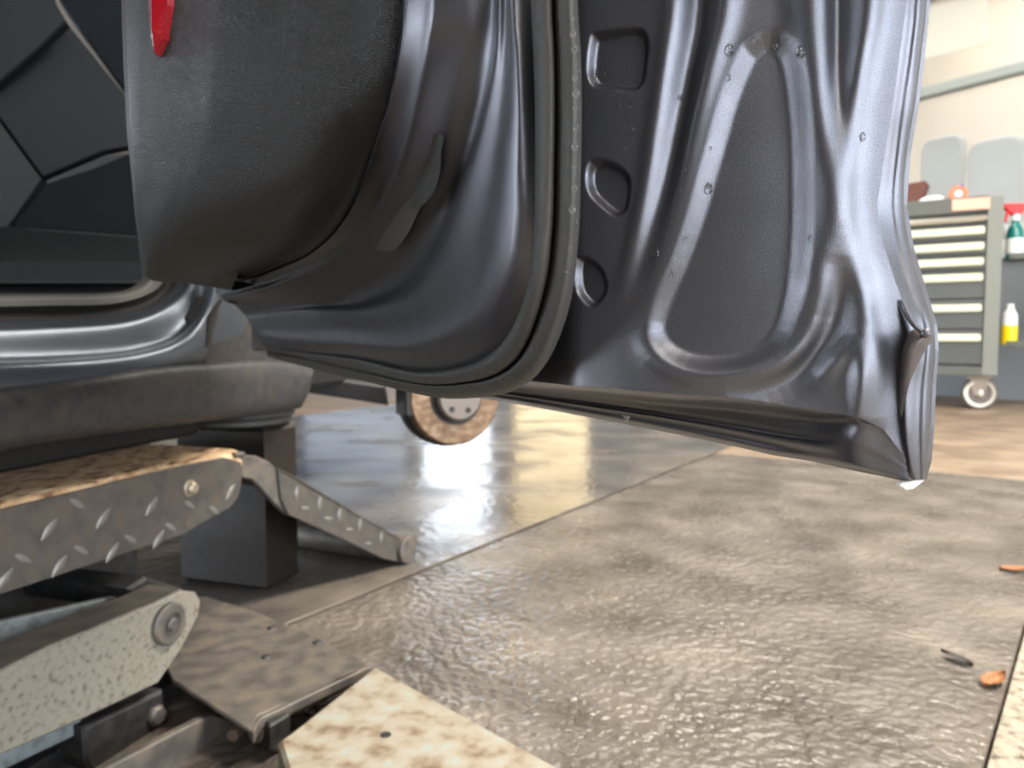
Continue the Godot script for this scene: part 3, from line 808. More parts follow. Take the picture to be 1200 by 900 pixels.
func build_door(car: Node3D, at: Transform3D) -> void:
	var dw := Transform3D(Basis(Vector3.UP, -0.56479), Vector3(-0.0217, 0, -0.2482))
	var door := Node3D.new()
	door.name = "door"
	door.transform = at.affine_inverse() * dw
	car.add_child(door)
	var out := Vector3(0.6, 0.5, 0.8)
	# inner frame: nested rails that run down the rear edge, round the corner and forward to the hinge
	var G := [Vector3(-0.1082, 0.9041, 0.1166), Vector3(-0.1195, 0.6014, 0.1166), Vector3(-0.1243, 0.5865, 0.1166), Vector3(-0.1363, 0.573, 0.1166), Vector3(-0.1614, 0.5595, 0.1166), Vector3(-0.1942, 0.5448, 0.1166), Vector3(-0.2328, 0.5352, 0.1172), Vector3(-0.3104, 0.5297, 0.1178), Vector3(-0.4179, 0.5299, 0.1205), Vector3(-0.5801, 0.5331, 0.125), Vector3(-0.7341, 0.537, 0.132), Vector3(-0.8909, 0.5379, 0.139)]
	var G2 := [Vector3(-0.1013, 0.897, 0.1122), Vector3(-0.1112, 0.5989, 0.1122), Vector3(-0.1168, 0.5856, 0.1122), Vector3(-0.1283, 0.5723, 0.1122), Vector3(-0.1494, 0.5568, 0.1122), Vector3(-0.1795, 0.5426, 0.1122), Vector3(-0.2155, 0.5342, 0.1128), Vector3(-0.2868, 0.5285, 0.1135), Vector3(-0.3933, 0.5269, 0.1164), Vector3(-0.5709, 0.5291, 0.1212), Vector3(-0.7205, 0.5315, 0.1286), Vector3(-0.8963, 0.5333, 0.1348)]
	var R1 := [Vector3(-0.0965, 0.8914, 0.1103), Vector3(-0.1057, 0.5971, 0.1103), Vector3(-0.1116, 0.5846, 0.1103), Vector3(-0.1229, 0.5716, 0.1103), Vector3(-0.1421, 0.5551, 0.1103), Vector3(-0.1707, 0.5413, 0.1103), Vector3(-0.2049, 0.5335, 0.111), Vector3(-0.2727, 0.5277, 0.1118), Vector3(-0.3778, 0.5251, 0.1148), Vector3(-0.5623, 0.5267, 0.1196), Vector3(-0.7085, 0.5283, 0.1272), Vector3(-0.8834, 0.53, 0.1335)]
	var R1b := [Vector3(-0.0955, 0.8915, 0.1081), Vector3(-0.1039, 0.5968, 0.1081), Vector3(-0.1096, 0.5843, 0.1081), Vector3(-0.1205, 0.5712, 0.1081), Vector3(-0.139, 0.5546, 0.1081), Vector3(-0.1664, 0.5407, 0.1081), Vector3(-0.1991, 0.5317, 0.1088), Vector3(-0.2623, 0.5248, 0.1098), Vector3(-0.3628, 0.5217, 0.1128), Vector3(-0.5283, 0.5217, 0.1178), Vector3(-0.6607, 0.5223, 0.1255), Vector3(-0.817, 0.5229, 0.132)]
	var R2 := [Vector3(-0.0942, 0.8943, 0.1009), Vector3(-0.0996, 0.5964, 0.1009), Vector3(-0.1048, 0.5808, 0.1009), Vector3(-0.1138, 0.5656, 0.1009), Vector3(-0.1303, 0.5492, 0.1009), Vector3(-0.1569, 0.5347, 0.1009), Vector3(-0.188, 0.5248, 0.1018), Vector3(-0.2443, 0.5171, 0.103), Vector3(-0.337, 0.5136, 0.1055), Vector3(-0.5037, 0.5155, 0.1092), Vector3(-0.6677, 0.5186, 0.1125), Vector3(-0.8991, 0.5223, 0.115)]
	var R2b := [Vector3(-0.0919, 0.8966, 0.0925), Vector3(-0.0945, 0.5959, 0.0925), Vector3(-0.0968, 0.5789, 0.0925), Vector3(-0.1055, 0.5641, 0.0925), Vector3(-0.121, 0.5477, 0.0925), Vector3(-0.1413, 0.5326, 0.0925), Vector3(-0.1635, 0.518, 0.0932), Vector3(-0.1978, 0.5063, 0.0942), Vector3(-0.2651, 0.5003, 0.0968), Vector3(-0.4074, 0.5029, 0.0985), Vector3(-0.6086, 0.5072, 0.1), Vector3(-0.933, 0.5112, 0.1006)]
	var R3 := [Vector3(-0.0714, 0.8624, 0.0998), Vector3(-0.0727, 0.586, 0.0998), Vector3(-0.0748, 0.5696, 0.0998), Vector3(-0.0819, 0.5564, 0.0998), Vector3(-0.0949, 0.5412, 0.0998), Vector3(-0.1119, 0.5269, 0.0998), Vector3(-0.1322, 0.5118, 0.0998), Vector3(-0.1632, 0.5002, 0.1), Vector3(-0.228, 0.4947, 0.1006), Vector3(-0.3622, 0.4971, 0.101), Vector3(-0.5636, 0.501, 0.1014), Vector3(-0.8766, 0.5031, 0.1006)]
	var R3b := [Vector3(-0.0697, 0.8609, 0.0984), Vector3(-0.0706, 0.5854, 0.0984), Vector3(-0.0713, 0.57, 0.0984), Vector3(-0.074, 0.5547, 0.0984), Vector3(-0.0817, 0.5385, 0.0984), Vector3(-0.0899, 0.5228, 0.0984), Vector3(-0.102, 0.5065, 0.0984), Vector3(-0.1255, 0.4925, 0.0984), Vector3(-0.1899, 0.4836, 0.0984), Vector3(-0.3325, 0.4849, 0.0982), Vector3(-0.547, 0.4869, 0.098), Vector3(-0.8487, 0.4896, 0.0974)]
	var R4 := [Vector3(-0.0641, 0.8524, 0.0993), Vector3(-0.0635, 0.5825, 0.0993), Vector3(-0.061, 0.5677, 0.0993), Vector3(-0.0598, 0.5509, 0.0993), Vector3(-0.061, 0.5341, 0.0993), Vector3(-0.0635, 0.5183, 0.0993), Vector3(-0.0694, 0.5017, 0.0993), Vector3(-0.0882, 0.4858, 0.0992), Vector3(-0.151, 0.4746, 0.0988), Vector3(-0.2998, 0.4734, 0.098), Vector3(-0.5178, 0.4749, 0.0974), Vector3(-0.8098, 0.48, 0.0956)]
	var R5 := [Vector3(-0.0648, 0.8571, 0.0936), Vector3(-0.0622, 0.5829, 0.0936), Vector3(-0.0603, 0.5658, 0.0936), Vector3(-0.0591, 0.5481, 0.0936), Vector3(-0.059, 0.5309, 0.0936), Vector3(-0.0595, 0.5129, 0.0936), Vector3(-0.0661, 0.4949, 0.093), Vector3(-0.0875, 0.4771, 0.0925), Vector3(-0.1601, 0.4648, 0.092), Vector3(-0.3038, 0.4665, 0.092), Vector3(-0.518, 0.4667, 0.0925), Vector3(-0.7784, 0.467, 0.0925)]
	# close the hinge end and tuck the rim under the seal
	for r in [G, G2, R1, R1b, R2, R2b, R3, R3b, R4, R5]:
		r.append(r[-1] + Vector3(-0.02, -0.002, -0.012))
		r.append(r[-1] + Vector3(-0.01, -0.004, -0.05))
	var R6 := []
	for p in R5:
		R6.append(p + Vector3(0.004, -0.004, -0.012))
	part("inner_frame", loft([G, G2, R1, R1b, R2, R2b, R3, R3b, R4, R5, R6], 7, 7, out), M.graphite_paint, door)
	part("residue_patch", loft([
		[Vector3(-0.1234, 0.5559, 0.1046), Vector3(-0.1287, 0.5514, 0.1042), Vector3(-0.1372, 0.5467, 0.1042), Vector3(-0.1486, 0.5401, 0.1042), Vector3(-0.1565, 0.5344, 0.104)],
		[Vector3(-0.1218, 0.5563, 0.1031), Vector3(-0.1268, 0.5511, 0.1028), Vector3(-0.1357, 0.5459, 0.1026), Vector3(-0.1452, 0.5389, 0.1024), Vector3(-0.1539, 0.5327, 0.1026)],
		[Vector3(-0.1201, 0.5548, 0.1017), Vector3(-0.1236, 0.5499, 0.1015), Vector3(-0.1273, 0.5437, 0.1006), Vector3(-0.1358, 0.5368, 0.1005), Vector3(-0.1481, 0.5333, 0.1015)],
	], 3, 4, out), M.grime, door, "dark speckled residue in the frame's recess")
	part("residue_film", loft([
		[Vector3(-0.1558, 0.5378, 0.1042), Vector3(-0.1716, 0.5338, 0.1048), Vector3(-0.19, 0.5288, 0.1052), Vector3(-0.2089, 0.5222, 0.1052)],
		[Vector3(-0.1538, 0.5362, 0.1026), Vector3(-0.1674, 0.5311, 0.103), Vector3(-0.1816, 0.5255, 0.1036), Vector3(-0.1955, 0.5201, 0.1038)],
		[Vector3(-0.1509, 0.5345, 0.1006), Vector3(-0.1604, 0.5288, 0.101), Vector3(-0.1731, 0.5231, 0.1014), Vector3(-0.1875, 0.5193, 0.102)],
	], 3, 4, out), M.dusty_film, door, "grey dusty film in the frame's recess")
	# black shut line round the door card
	var G0 := []
	for p in G:
		G0.append(p + Vector3(-0.012, 0.008, -0.012))
	part("card_gap", loft([G0, G], 3, 6, out), M.black_gap, door)
	# weather seal: two lips with a groove between
	var S0 := [Vector3(-0.0693, 0.8646, 0.092), Vector3(-0.0666, 0.585, 0.092), Vector3(-0.0648, 0.5675, 0.092), Vector3(-0.0635, 0.5495, 0.092), Vector3(-0.0634, 0.5319, 0.092), Vector3(-0.064, 0.5135, 0.092), Vector3(-0.0705, 0.4952, 0.0915), Vector3(-0.0931, 0.4773, 0.091), Vector3(-0.1668, 0.4653, 0.0905), Vector3(-0.3148, 0.4673, 0.0905), Vector3(-0.5399, 0.4678, 0.0905), Vector3(-0.8043, 0.4687, 0.0905)]
	var S1 := [Vector3(-0.0515, 0.8349, 0.0985), Vector3(-0.0494, 0.577, 0.0985), Vector3(-0.0476, 0.5608, 0.0985), Vector3(-0.0465, 0.5442, 0.0985), Vector3(-0.0464, 0.528, 0.0985), Vector3(-0.0468, 0.511, 0.0985), Vector3(-0.0529, 0.4938, 0.098), Vector3(-0.0752, 0.4758, 0.097), Vector3(-0.1462, 0.4641, 0.096), Vector3(-0.2889, 0.465, 0.0955), Vector3(-0.5023, 0.4656, 0.095), Vector3(-0.7527, 0.4663, 0.0945)]
	var S2 := [Vector3(-0.0479, 0.831, 0.0965), Vector3(-0.0452, 0.5757, 0.0965), Vector3(-0.0435, 0.5598, 0.0965), Vector3(-0.0429, 0.5435, 0.0965), Vector3(-0.0433, 0.5275, 0.0965), Vector3(-0.0452, 0.5109, 0.096), Vector3(-0.0516, 0.4935, 0.0955), Vector3(-0.0722, 0.4736, 0.095), Vector3(-0.142, 0.4614, 0.0945), Vector3(-0.289, 0.4614, 0.0935), Vector3(-0.5018, 0.4634, 0.093), Vector3(-0.7622, 0.4642, 0.0925)]
	var S3 := [Vector3(-0.057, 0.848, 0.0905), Vector3(-0.054, 0.5803, 0.0905), Vector3(-0.0528, 0.5638, 0.0905), Vector3(-0.0522, 0.5466, 0.0905), Vector3(-0.0526, 0.5299, 0.0905), Vector3(-0.0545, 0.5124, 0.09), Vector3(-0.0605, 0.4942, 0.0895), Vector3(-0.0817, 0.4724, 0.089), Vector3(-0.1532, 0.4596, 0.089), Vector3(-0.3058, 0.4591, 0.089), Vector3(-0.5223, 0.4614, 0.089), Vector3(-0.7927, 0.4627, 0.089)]
	var S4 := [Vector3(-0.0477, 0.8324, 0.094), Vector3(-0.0447, 0.576, 0.094), Vector3(-0.0436, 0.5602, 0.094), Vector3(-0.0429, 0.5438, 0.094), Vector3(-0.0433, 0.5278, 0.094), Vector3(-0.0452, 0.5105, 0.0935), Vector3(-0.0514, 0.4931, 0.093), Vector3(-0.0705, 0.472, 0.093), Vector3(-0.1404, 0.4594, 0.0925), Vector3(-0.2912, 0.4583, 0.092), Vector3(-0.5028, 0.4598, 0.0915), Vector3(-0.7755, 0.462, 0.091)]
	var S5 := [Vector3(-0.0443, 0.8288, 0.092), Vector3(-0.0403, 0.5746, 0.092), Vector3(-0.0387, 0.5589, 0.092), Vector3(-0.038, 0.5427, 0.092), Vector3(-0.0384, 0.527, 0.092), Vector3(-0.0406, 0.5091, 0.0915), Vector3(-0.0475, 0.4899, 0.091), Vector3(-0.0687, 0.4692, 0.0905), Vector3(-0.1381, 0.4566, 0.09), Vector3(-0.2974, 0.4554, 0.0895), Vector3(-0.5096, 0.4566, 0.089), Vector3(-0.7934, 0.4596, 0.088)]
	var S6 := [Vector3(-0.055, 0.8494, 0.084), Vector3(-0.0506, 0.5801, 0.084), Vector3(-0.0484, 0.5633, 0.084), Vector3(-0.0477, 0.5462, 0.084), Vector3(-0.048, 0.5296, 0.084), Vector3(-0.0493, 0.5096, 0.084), Vector3(-0.0564, 0.488, 0.0835), Vector3(-0.0787, 0.4672, 0.083), Vector3(-0.1489, 0.4538, 0.0825), Vector3(-0.324, 0.4517, 0.082), Vector3(-0.5477, 0.4529, 0.082), Vector3(-0.8495, 0.4562, 0.0815)]
	for r in [S0, S1, S2, S3, S4, S5, S6]:
		r.append(r[-1] + Vector3(-0.03, -0.002, -0.01))
	var S7 := []
	for p in S6:
		S7.append(p + Vector3(-0.016, 0.004, -0.005))
	part("weather_seal", loft([S0, S1, S2, S3, S4, S5, S6, S7], 6, 7, out), M.rubber, door, "dark rubber weather seal with a groove")
	build_card(door, out)
	build_shut_face(door, out)
	# outer skin and the rest of the hollow shell
	var skin := [Vector3(-0.94, 0.4385, -0.006), Vector3(-1.0, 0.46, -0.006), Vector3(-1.0, 0.92, -0.006), Vector3(-0.004, 0.92, -0.006)]
	for p in [Vector3(-0.0146, 0.8507, -0.006), Vector3(-0.005, 0.5784, -0.006), Vector3(-0.0062, 0.5642, -0.006), Vector3(-0.0076, 0.5498, -0.006), Vector3(-0.0099, 0.5353, -0.006), Vector3(-0.0106, 0.5201, -0.006), Vector3(-0.0077, 0.507, -0.006), Vector3(-0.003, 0.4939, -0.006), Vector3(0.0007, 0.4837, -0.006), Vector3(0.0015, 0.4763, -0.006), Vector3(0.0011, 0.4662, -0.006), Vector3(0.001, 0.4536, -0.006), Vector3(0.0005, 0.4433, -0.006), Vector3(-0.0009, 0.4374, -0.006)]:
		skin.append(p)
	part("outer_skin", prism(skin, Vector3(0, 0, -0.003)), M.graphite_paint, door)
	part("upper_shell", boxes([[Vector3(-0.5, 0.93, 0.05), Vector3(0.98, 0.02, 0.1)], [Vector3(-0.99, 0.69, 0.045), Vector3(0.015, 0.46, 0.08)]], 0.003), M.graphite_paint, door)


func build_card(door: Node3D, out: Vector3) -> void:
	# the moulded door card: rails from the gap round to the inboard face
	var T := [
		[Vector3(-0.1197, 0.9228, 0.113), Vector3(-0.1314, 0.6067, 0.113), Vector3(-0.1365, 0.5912, 0.113), Vector3(-0.149, 0.5772, 0.113), Vector3(-0.1752, 0.563, 0.113), Vector3(-0.2095, 0.5476, 0.113), Vector3(-0.2499, 0.5376, 0.1136), Vector3(-0.3305, 0.5319, 0.1143), Vector3(-0.4435, 0.5322, 0.117), Vector3(-0.6151, 0.5356, 0.1215), Vector3(-0.781, 0.54, 0.1285)],
		[Vector3(-0.11, 0.9062, 0.1172), Vector3(-0.1217, 0.6022, 0.1172), Vector3(-0.1267, 0.5872, 0.1172), Vector3(-0.1389, 0.5737, 0.1172), Vector3(-0.1646, 0.5605, 0.1172), Vector3(-0.1983, 0.5458, 0.1172), Vector3(-0.2381, 0.5363, 0.1178), Vector3(-0.3156, 0.5312, 0.1184), Vector3(-0.4273, 0.5325, 0.121), Vector3(-0.5976, 0.5358, 0.1255), Vector3(-0.7511, 0.539, 0.1325)],
		[Vector3(-0.1061, 0.8981, 0.1212), Vector3(-0.12, 0.6007, 0.1212), Vector3(-0.1251, 0.5864, 0.1212), Vector3(-0.1378, 0.5732, 0.1212), Vector3(-0.163, 0.5604, 0.1212), Vector3(-0.1979, 0.5466, 0.1212), Vector3(-0.2416, 0.5382, 0.1214), Vector3(-0.3222, 0.5343, 0.1218), Vector3(-0.4464, 0.5366, 0.124), Vector3(-0.6283, 0.5396, 0.128), Vector3(-0.794, 0.5416, 0.135)],
		[Vector3(-0.1336, 0.9327, 0.1282), Vector3(-0.1357, 0.6048, 0.1327), Vector3(-0.1384, 0.5889, 0.1339), Vector3(-0.1457, 0.5739, 0.1355), Vector3(-0.1602, 0.5586, 0.1382), Vector3(-0.1792, 0.5432, 0.1412), Vector3(-0.2039, 0.5332, 0.1448), Vector3(-0.2471, 0.527, 0.1502), Vector3(-0.3134, 0.5254, 0.1556), Vector3(-0.4252, 0.5254, 0.1594), Vector3(-0.4933, 0.5218, 0.1639)],
		[Vector3(-0.1511, 0.9453, 0.1471), Vector3(-0.154, 0.6083, 0.1534), Vector3(-0.157, 0.5919, 0.1551), Vector3(-0.1624, 0.5758, 0.1573), Vector3(-0.1736, 0.5601, 0.1602), Vector3(-0.1897, 0.5439, 0.1642), Vector3(-0.2092, 0.5335, 0.1684), Vector3(-0.2403, 0.5271, 0.1738), Vector3(-0.2798, 0.5226, 0.1782), Vector3(-0.3471, 0.5197, 0.1811), Vector3(-0.4245, 0.5169, 0.182)],
		[Vector3(-0.1696, 0.9595, 0.1659), Vector3(-0.1733, 0.6122, 0.1739), Vector3(-0.1762, 0.5953, 0.1754), Vector3(-0.1815, 0.5787, 0.1774), Vector3(-0.1911, 0.5625, 0.1792), Vector3(-0.206, 0.546, 0.183), Vector3(-0.2221, 0.5349, 0.1869), Vector3(-0.2416, 0.5271, 0.191), Vector3(-0.2681, 0.5216, 0.1935), Vector3(-0.3093, 0.5172, 0.1946), Vector3(-0.3642, 0.5138, 0.1944)],
		[Vector3(-0.1772, 0.9673, 0.1705), Vector3(-0.1813, 0.6144, 0.1794), Vector3(-0.1844, 0.5972, 0.1813), Vector3(-0.1897, 0.5803, 0.1834), Vector3(-0.1995, 0.5638, 0.1855), Vector3(-0.2147, 0.547, 0.1899), Vector3(-0.2308, 0.5357, 0.1938), Vector3(-0.2487, 0.5276, 0.1969), Vector3(-0.2719, 0.5217, 0.1994), Vector3(-0.3087, 0.517, 0.2006), Vector3(-0.3505, 0.5132, 0.2005)],
		[Vector3(-0.1833, 0.9736, 0.1742), Vector3(-0.1876, 0.6161, 0.1836), Vector3(-0.1907, 0.5987, 0.1855), Vector3(-0.1961, 0.5815, 0.1877), Vector3(-0.2061, 0.5648, 0.1903), Vector3(-0.2213, 0.5478, 0.1946), Vector3(-0.2372, 0.5364, 0.1981), Vector3(-0.2548, 0.5282, 0.2006), Vector3(-0.2766, 0.5221, 0.2026), Vector3(-0.3112, 0.5175, 0.2036), Vector3(-0.352, 0.5137, 0.2038)],
		[Vector3(-0.1987, 0.9878, 0.1861), Vector3(-0.2034, 0.62, 0.1964), Vector3(-0.2061, 0.6021, 0.1975), Vector3(-0.2111, 0.5844, 0.1987), Vector3(-0.2206, 0.5671, 0.2003), Vector3(-0.2346, 0.5496, 0.202), Vector3(-0.2485, 0.5376, 0.2036), Vector3(-0.2645, 0.5291, 0.2049), Vector3(-0.2847, 0.5227, 0.2058), Vector3(-0.3148, 0.5182, 0.2066), Vector3(-0.3555, 0.5149, 0.2066)],
		[Vector3(-0.213, 1.0019, 0.1956), Vector3(-0.2183, 0.6239, 0.2073), Vector3(-0.2208, 0.6055, 0.2079), Vector3(-0.2253, 0.5873, 0.2083), Vector3(-0.2342, 0.5695, 0.2084), Vector3(-0.2462, 0.5512, 0.2082), Vector3(-0.2593, 0.5389, 0.2078), Vector3(-0.2735, 0.53, 0.2077), Vector3(-0.291, 0.5232, 0.2076), Vector3(-0.3196, 0.519, 0.2075), Vector3(-0.3579, 0.5155, 0.2071)],
		[Vector3(-0.2185, 1.0082, 0.1981), Vector3(-0.224, 0.6257, 0.2101), Vector3(-0.2263, 0.607, 0.2104), Vector3(-0.2307, 0.5885, 0.2104), Vector3(-0.2395, 0.5705, 0.2103), Vector3(-0.2512, 0.552, 0.2094), Vector3(-0.2642, 0.5396, 0.2091), Vector3(-0.2783, 0.5305, 0.2086), Vector3(-0.2959, 0.5237, 0.2085), Vector3(-0.3244, 0.5198, 0.2085), Vector3(-0.3615, 0.5163, 0.2076)],
		[Vector3(-0.2501, 1.0538, 0.1974), Vector3(-0.256, 0.6382, 0.2104), Vector3(-0.2584, 0.6179, 0.2107), Vector3(-0.2628, 0.5977, 0.2107), Vector3(-0.2715, 0.578, 0.2105), Vector3(-0.2831, 0.5578, 0.2095), Vector3(-0.2962, 0.5442, 0.2091), Vector3(-0.3102, 0.5343, 0.2085), Vector3(-0.3277, 0.5268, 0.2083), Vector3(-0.3562, 0.5225, 0.2082), Vector3(-0.3923, 0.5185, 0.2076)],
	]
	var last := []
	for p in T[-1]:
		last.append(p + Vector3(-0.12, 0, -0.06))
	T.append(last)
	# close underneath
	for r in T:
		r.append(r[-1] + Vector3(-0.10, 0.012, -0.03))
	part("door_card", loft(T, 6, 7, out), M.grained_plastic, door, "grained dark plastic door card")
	# small scoop under the card
	# red reflector: a faceted lens on the inboard strip
	var q := [Vector3(-0.2068, 0.6347, 0.1989), Vector3(-0.1961, 0.6319, 0.19), Vector3(-0.197, 0.6158, 0.1907), Vector3(-0.2013, 0.6018, 0.193), Vector3(-0.2067, 0.5961, 0.1964), Vector3(-0.2086, 0.6049, 0.1981), Vector3(-0.2077, 0.6213, 0.1987)]
	var n: Vector3 = (q[2] - q[0]).cross(q[4] - q[0]).normalized()
	if n.dot(out - q[0]) < 0:
		n = -n
	var base := []
	var topr := []
	var c := Vector3.ZERO
	for p in q:
		c += p / q.size()
	for p in q:
		base.append(p - n * 0.003)
		topr.append(p.lerp(c, 0.12) + n * 0.0035)
	var ridge := [Vector3(-0.2013, 0.6333, 0.1941), Vector3(-0.2016, 0.6196, 0.1948), Vector3(-0.2039, 0.6066, 0.1951), Vector3(-0.2065, 0.5989, 0.196)]
	var s := Shape.new()
	for i in q.size():
		var j := (i + 1) % q.size()
		s.face([base[i], base[j], topr[j], topr[i]], (base[i] + base[j]) / 2 - c)
	var r0: Vector3 = ridge[0] + n * 0.005
	var r1: Vector3 = ridge[1] + n * 0.006
	var r2: Vector3 = ridge[2] + n * 0.006
	var r3: Vector3 = ridge[3] + n * 0.004
	for f in [[topr[0], r0, r1, topr[6]], [topr[6], r1, r2, topr[5]], [topr[5], r2, r3], [topr[5], r3, topr[4]], [topr[4], r3, topr[3]], [topr[3], r3, r2], [topr[3], r2, topr[2]], [topr[2], r2, r1], [topr[2], r1, r0, topr[1]], [topr[1], r0, topr[0]]]:
		s.face(f, n)
	part("reflector", s, M.red_lens, door, "red faceted reflector")


# the plan of the shut face: from the rear hem it swings gently inboard, then bends to run along the door
var plan_pts := PackedVector2Array()
const PLAN_STEP := 0.0005


func plan_angle(a: float) -> float:
	if a < 0.098:
		return deg_to_rad(lerpf(66.0, 34.0, clampf(a / 0.098, 0, 1)))
	return deg_to_rad(34.0) * clampf(1.0 - (a - 0.098) / 0.008, 0, 1)


func plan(a: float) -> Array:
	if plan_pts.is_empty():
		var p := Vector2.ZERO
		for i in 520:
			plan_pts.append(p)
			var t := plan_angle((i + 0.5) * PLAN_STEP)
			p += Vector2(cos(t), sin(t)) * PLAN_STEP
	var th := plan_angle(a)
	var d := Vector2(cos(th), sin(th))
	if a <= 0:
		return [d * a, d]
	var k := mini(int(a / PLAN_STEP), plan_pts.size() - 2)
	return [plan_pts[k].lerp(plan_pts[k + 1], a / PLAN_STEP - k), d]


func seg_near(p: Vector2, a: Vector2, b: Vector2) -> float:
	var ab := b - a
	return clampf((p - a).dot(ab) / maxf(ab.length_squared(), 1e-12), 0, 1)


var rib_list := []
var pit_list := []


func relief(p: Vector2) -> float:
	var h := 0.0
	for r in rib_list:
		if not r.box.has_point(p):
			continue
		var best := 1e9
		var val := 0.0
		var pts: Array = r.p
		for i in pts.size() - 1:
			var t := seg_near(p, pts[i], pts[i + 1])
			var d := p.distance_squared_to(pts[i].lerp(pts[i + 1], t))
			if d < best:
				best = d
				val = lerpf(r.a[i], r.a[i + 1], t)
		h += val * exp(-best / (r.w * r.w))
	for r in pit_list:
		if not r.box.has_point(p):
			continue
		var best := 1e9
		var pts: PackedVector2Array = r.p
		for i in pts.size():
			var b := pts[(i + 1) % pts.size()]
			best = minf(best, p.distance_squared_to(pts[i].lerp(b, seg_near(p, pts[i], b))))
		var d := sqrt(best) * (1.0 if Geometry2D.is_point_in_polygon(p, pts) else -1.0)
		h -= r.depth * smoothstep(-r.w, r.w, d)
	return h


func rib(p: Array, a: Array, w: float) -> void:
	# smooth the line first
	var q := []
	for i in p.size():
		q.append(Vector3(p[i].x, p[i].y, a[i]))
	var s := spline(q, 4)
	var pts := []
	var amp := []
	var lo := Vector2(1e9, 1e9)
	var hi := -lo
	for v in s:
		pts.append(Vector2(v.x, v.y))
		amp.append(v.z)
		lo = lo.min(pts[-1])
		hi = hi.max(pts[-1])
	rib_list.append({"p": pts, "a": amp, "w": w, "box": Rect2(lo, hi - lo).grow(w * 2.6)})


func pit(p: Array, depth: float, w: float) -> void:
	var q := []
	for i in p.size() + 1:
		q.append(Vector3(p[i % p.size()].x, p[i % p.size()].y, 0))
	var pts := PackedVector2Array()
	for v in spline(q, 3):
		pts.append(Vector2(v.x, v.y))
	pts.remove_at(pts.size() - 1)
	var lo := Vector2(1e9, 1e9)
	var hi := -lo
	for v in pts:
		lo = lo.min(v)
		hi = hi.max(v)
	pit_list.append({"p": pts, "depth": depth, "w": w, "box": Rect2(lo, hi - lo).grow(w)})


func face_point(p: Vector2, lift := 0.0) -> Vector3:
	var q := plan(p.x)
	var n := Vector2(-q[1].y, q[1].x)
	var r: Vector2 = q[0] + n * (relief(p) + lift)
	return Vector3(-r.x, p.y, r.y)


func curve_y(pts: Array, x: float) -> float:
	# pts: Vector2 sorted by falling x
	for i in pts.size() - 1:
		if x <= pts[i].x and x >= pts[i + 1].x:
			return lerpf(pts[i].y, pts[i + 1].y, (pts[i].x - x) / maxf(pts[i].x - pts[i + 1].x, 1e-9))
	return pts[0].y if x > pts[0].x else pts[-1].y


func curve_x(pts: Array, y: float) -> float:
	for i in pts.size() - 1:
		if (y <= pts[i].y and y >= pts[i + 1].y) or (y >= pts[i].y and y <= pts[i + 1].y):
			return lerpf(pts[i].x, pts[i + 1].x, (y - pts[i].y) / (pts[i + 1].y - pts[i].y))
	return pts[0].x if y > pts[0].y else pts[-1].x


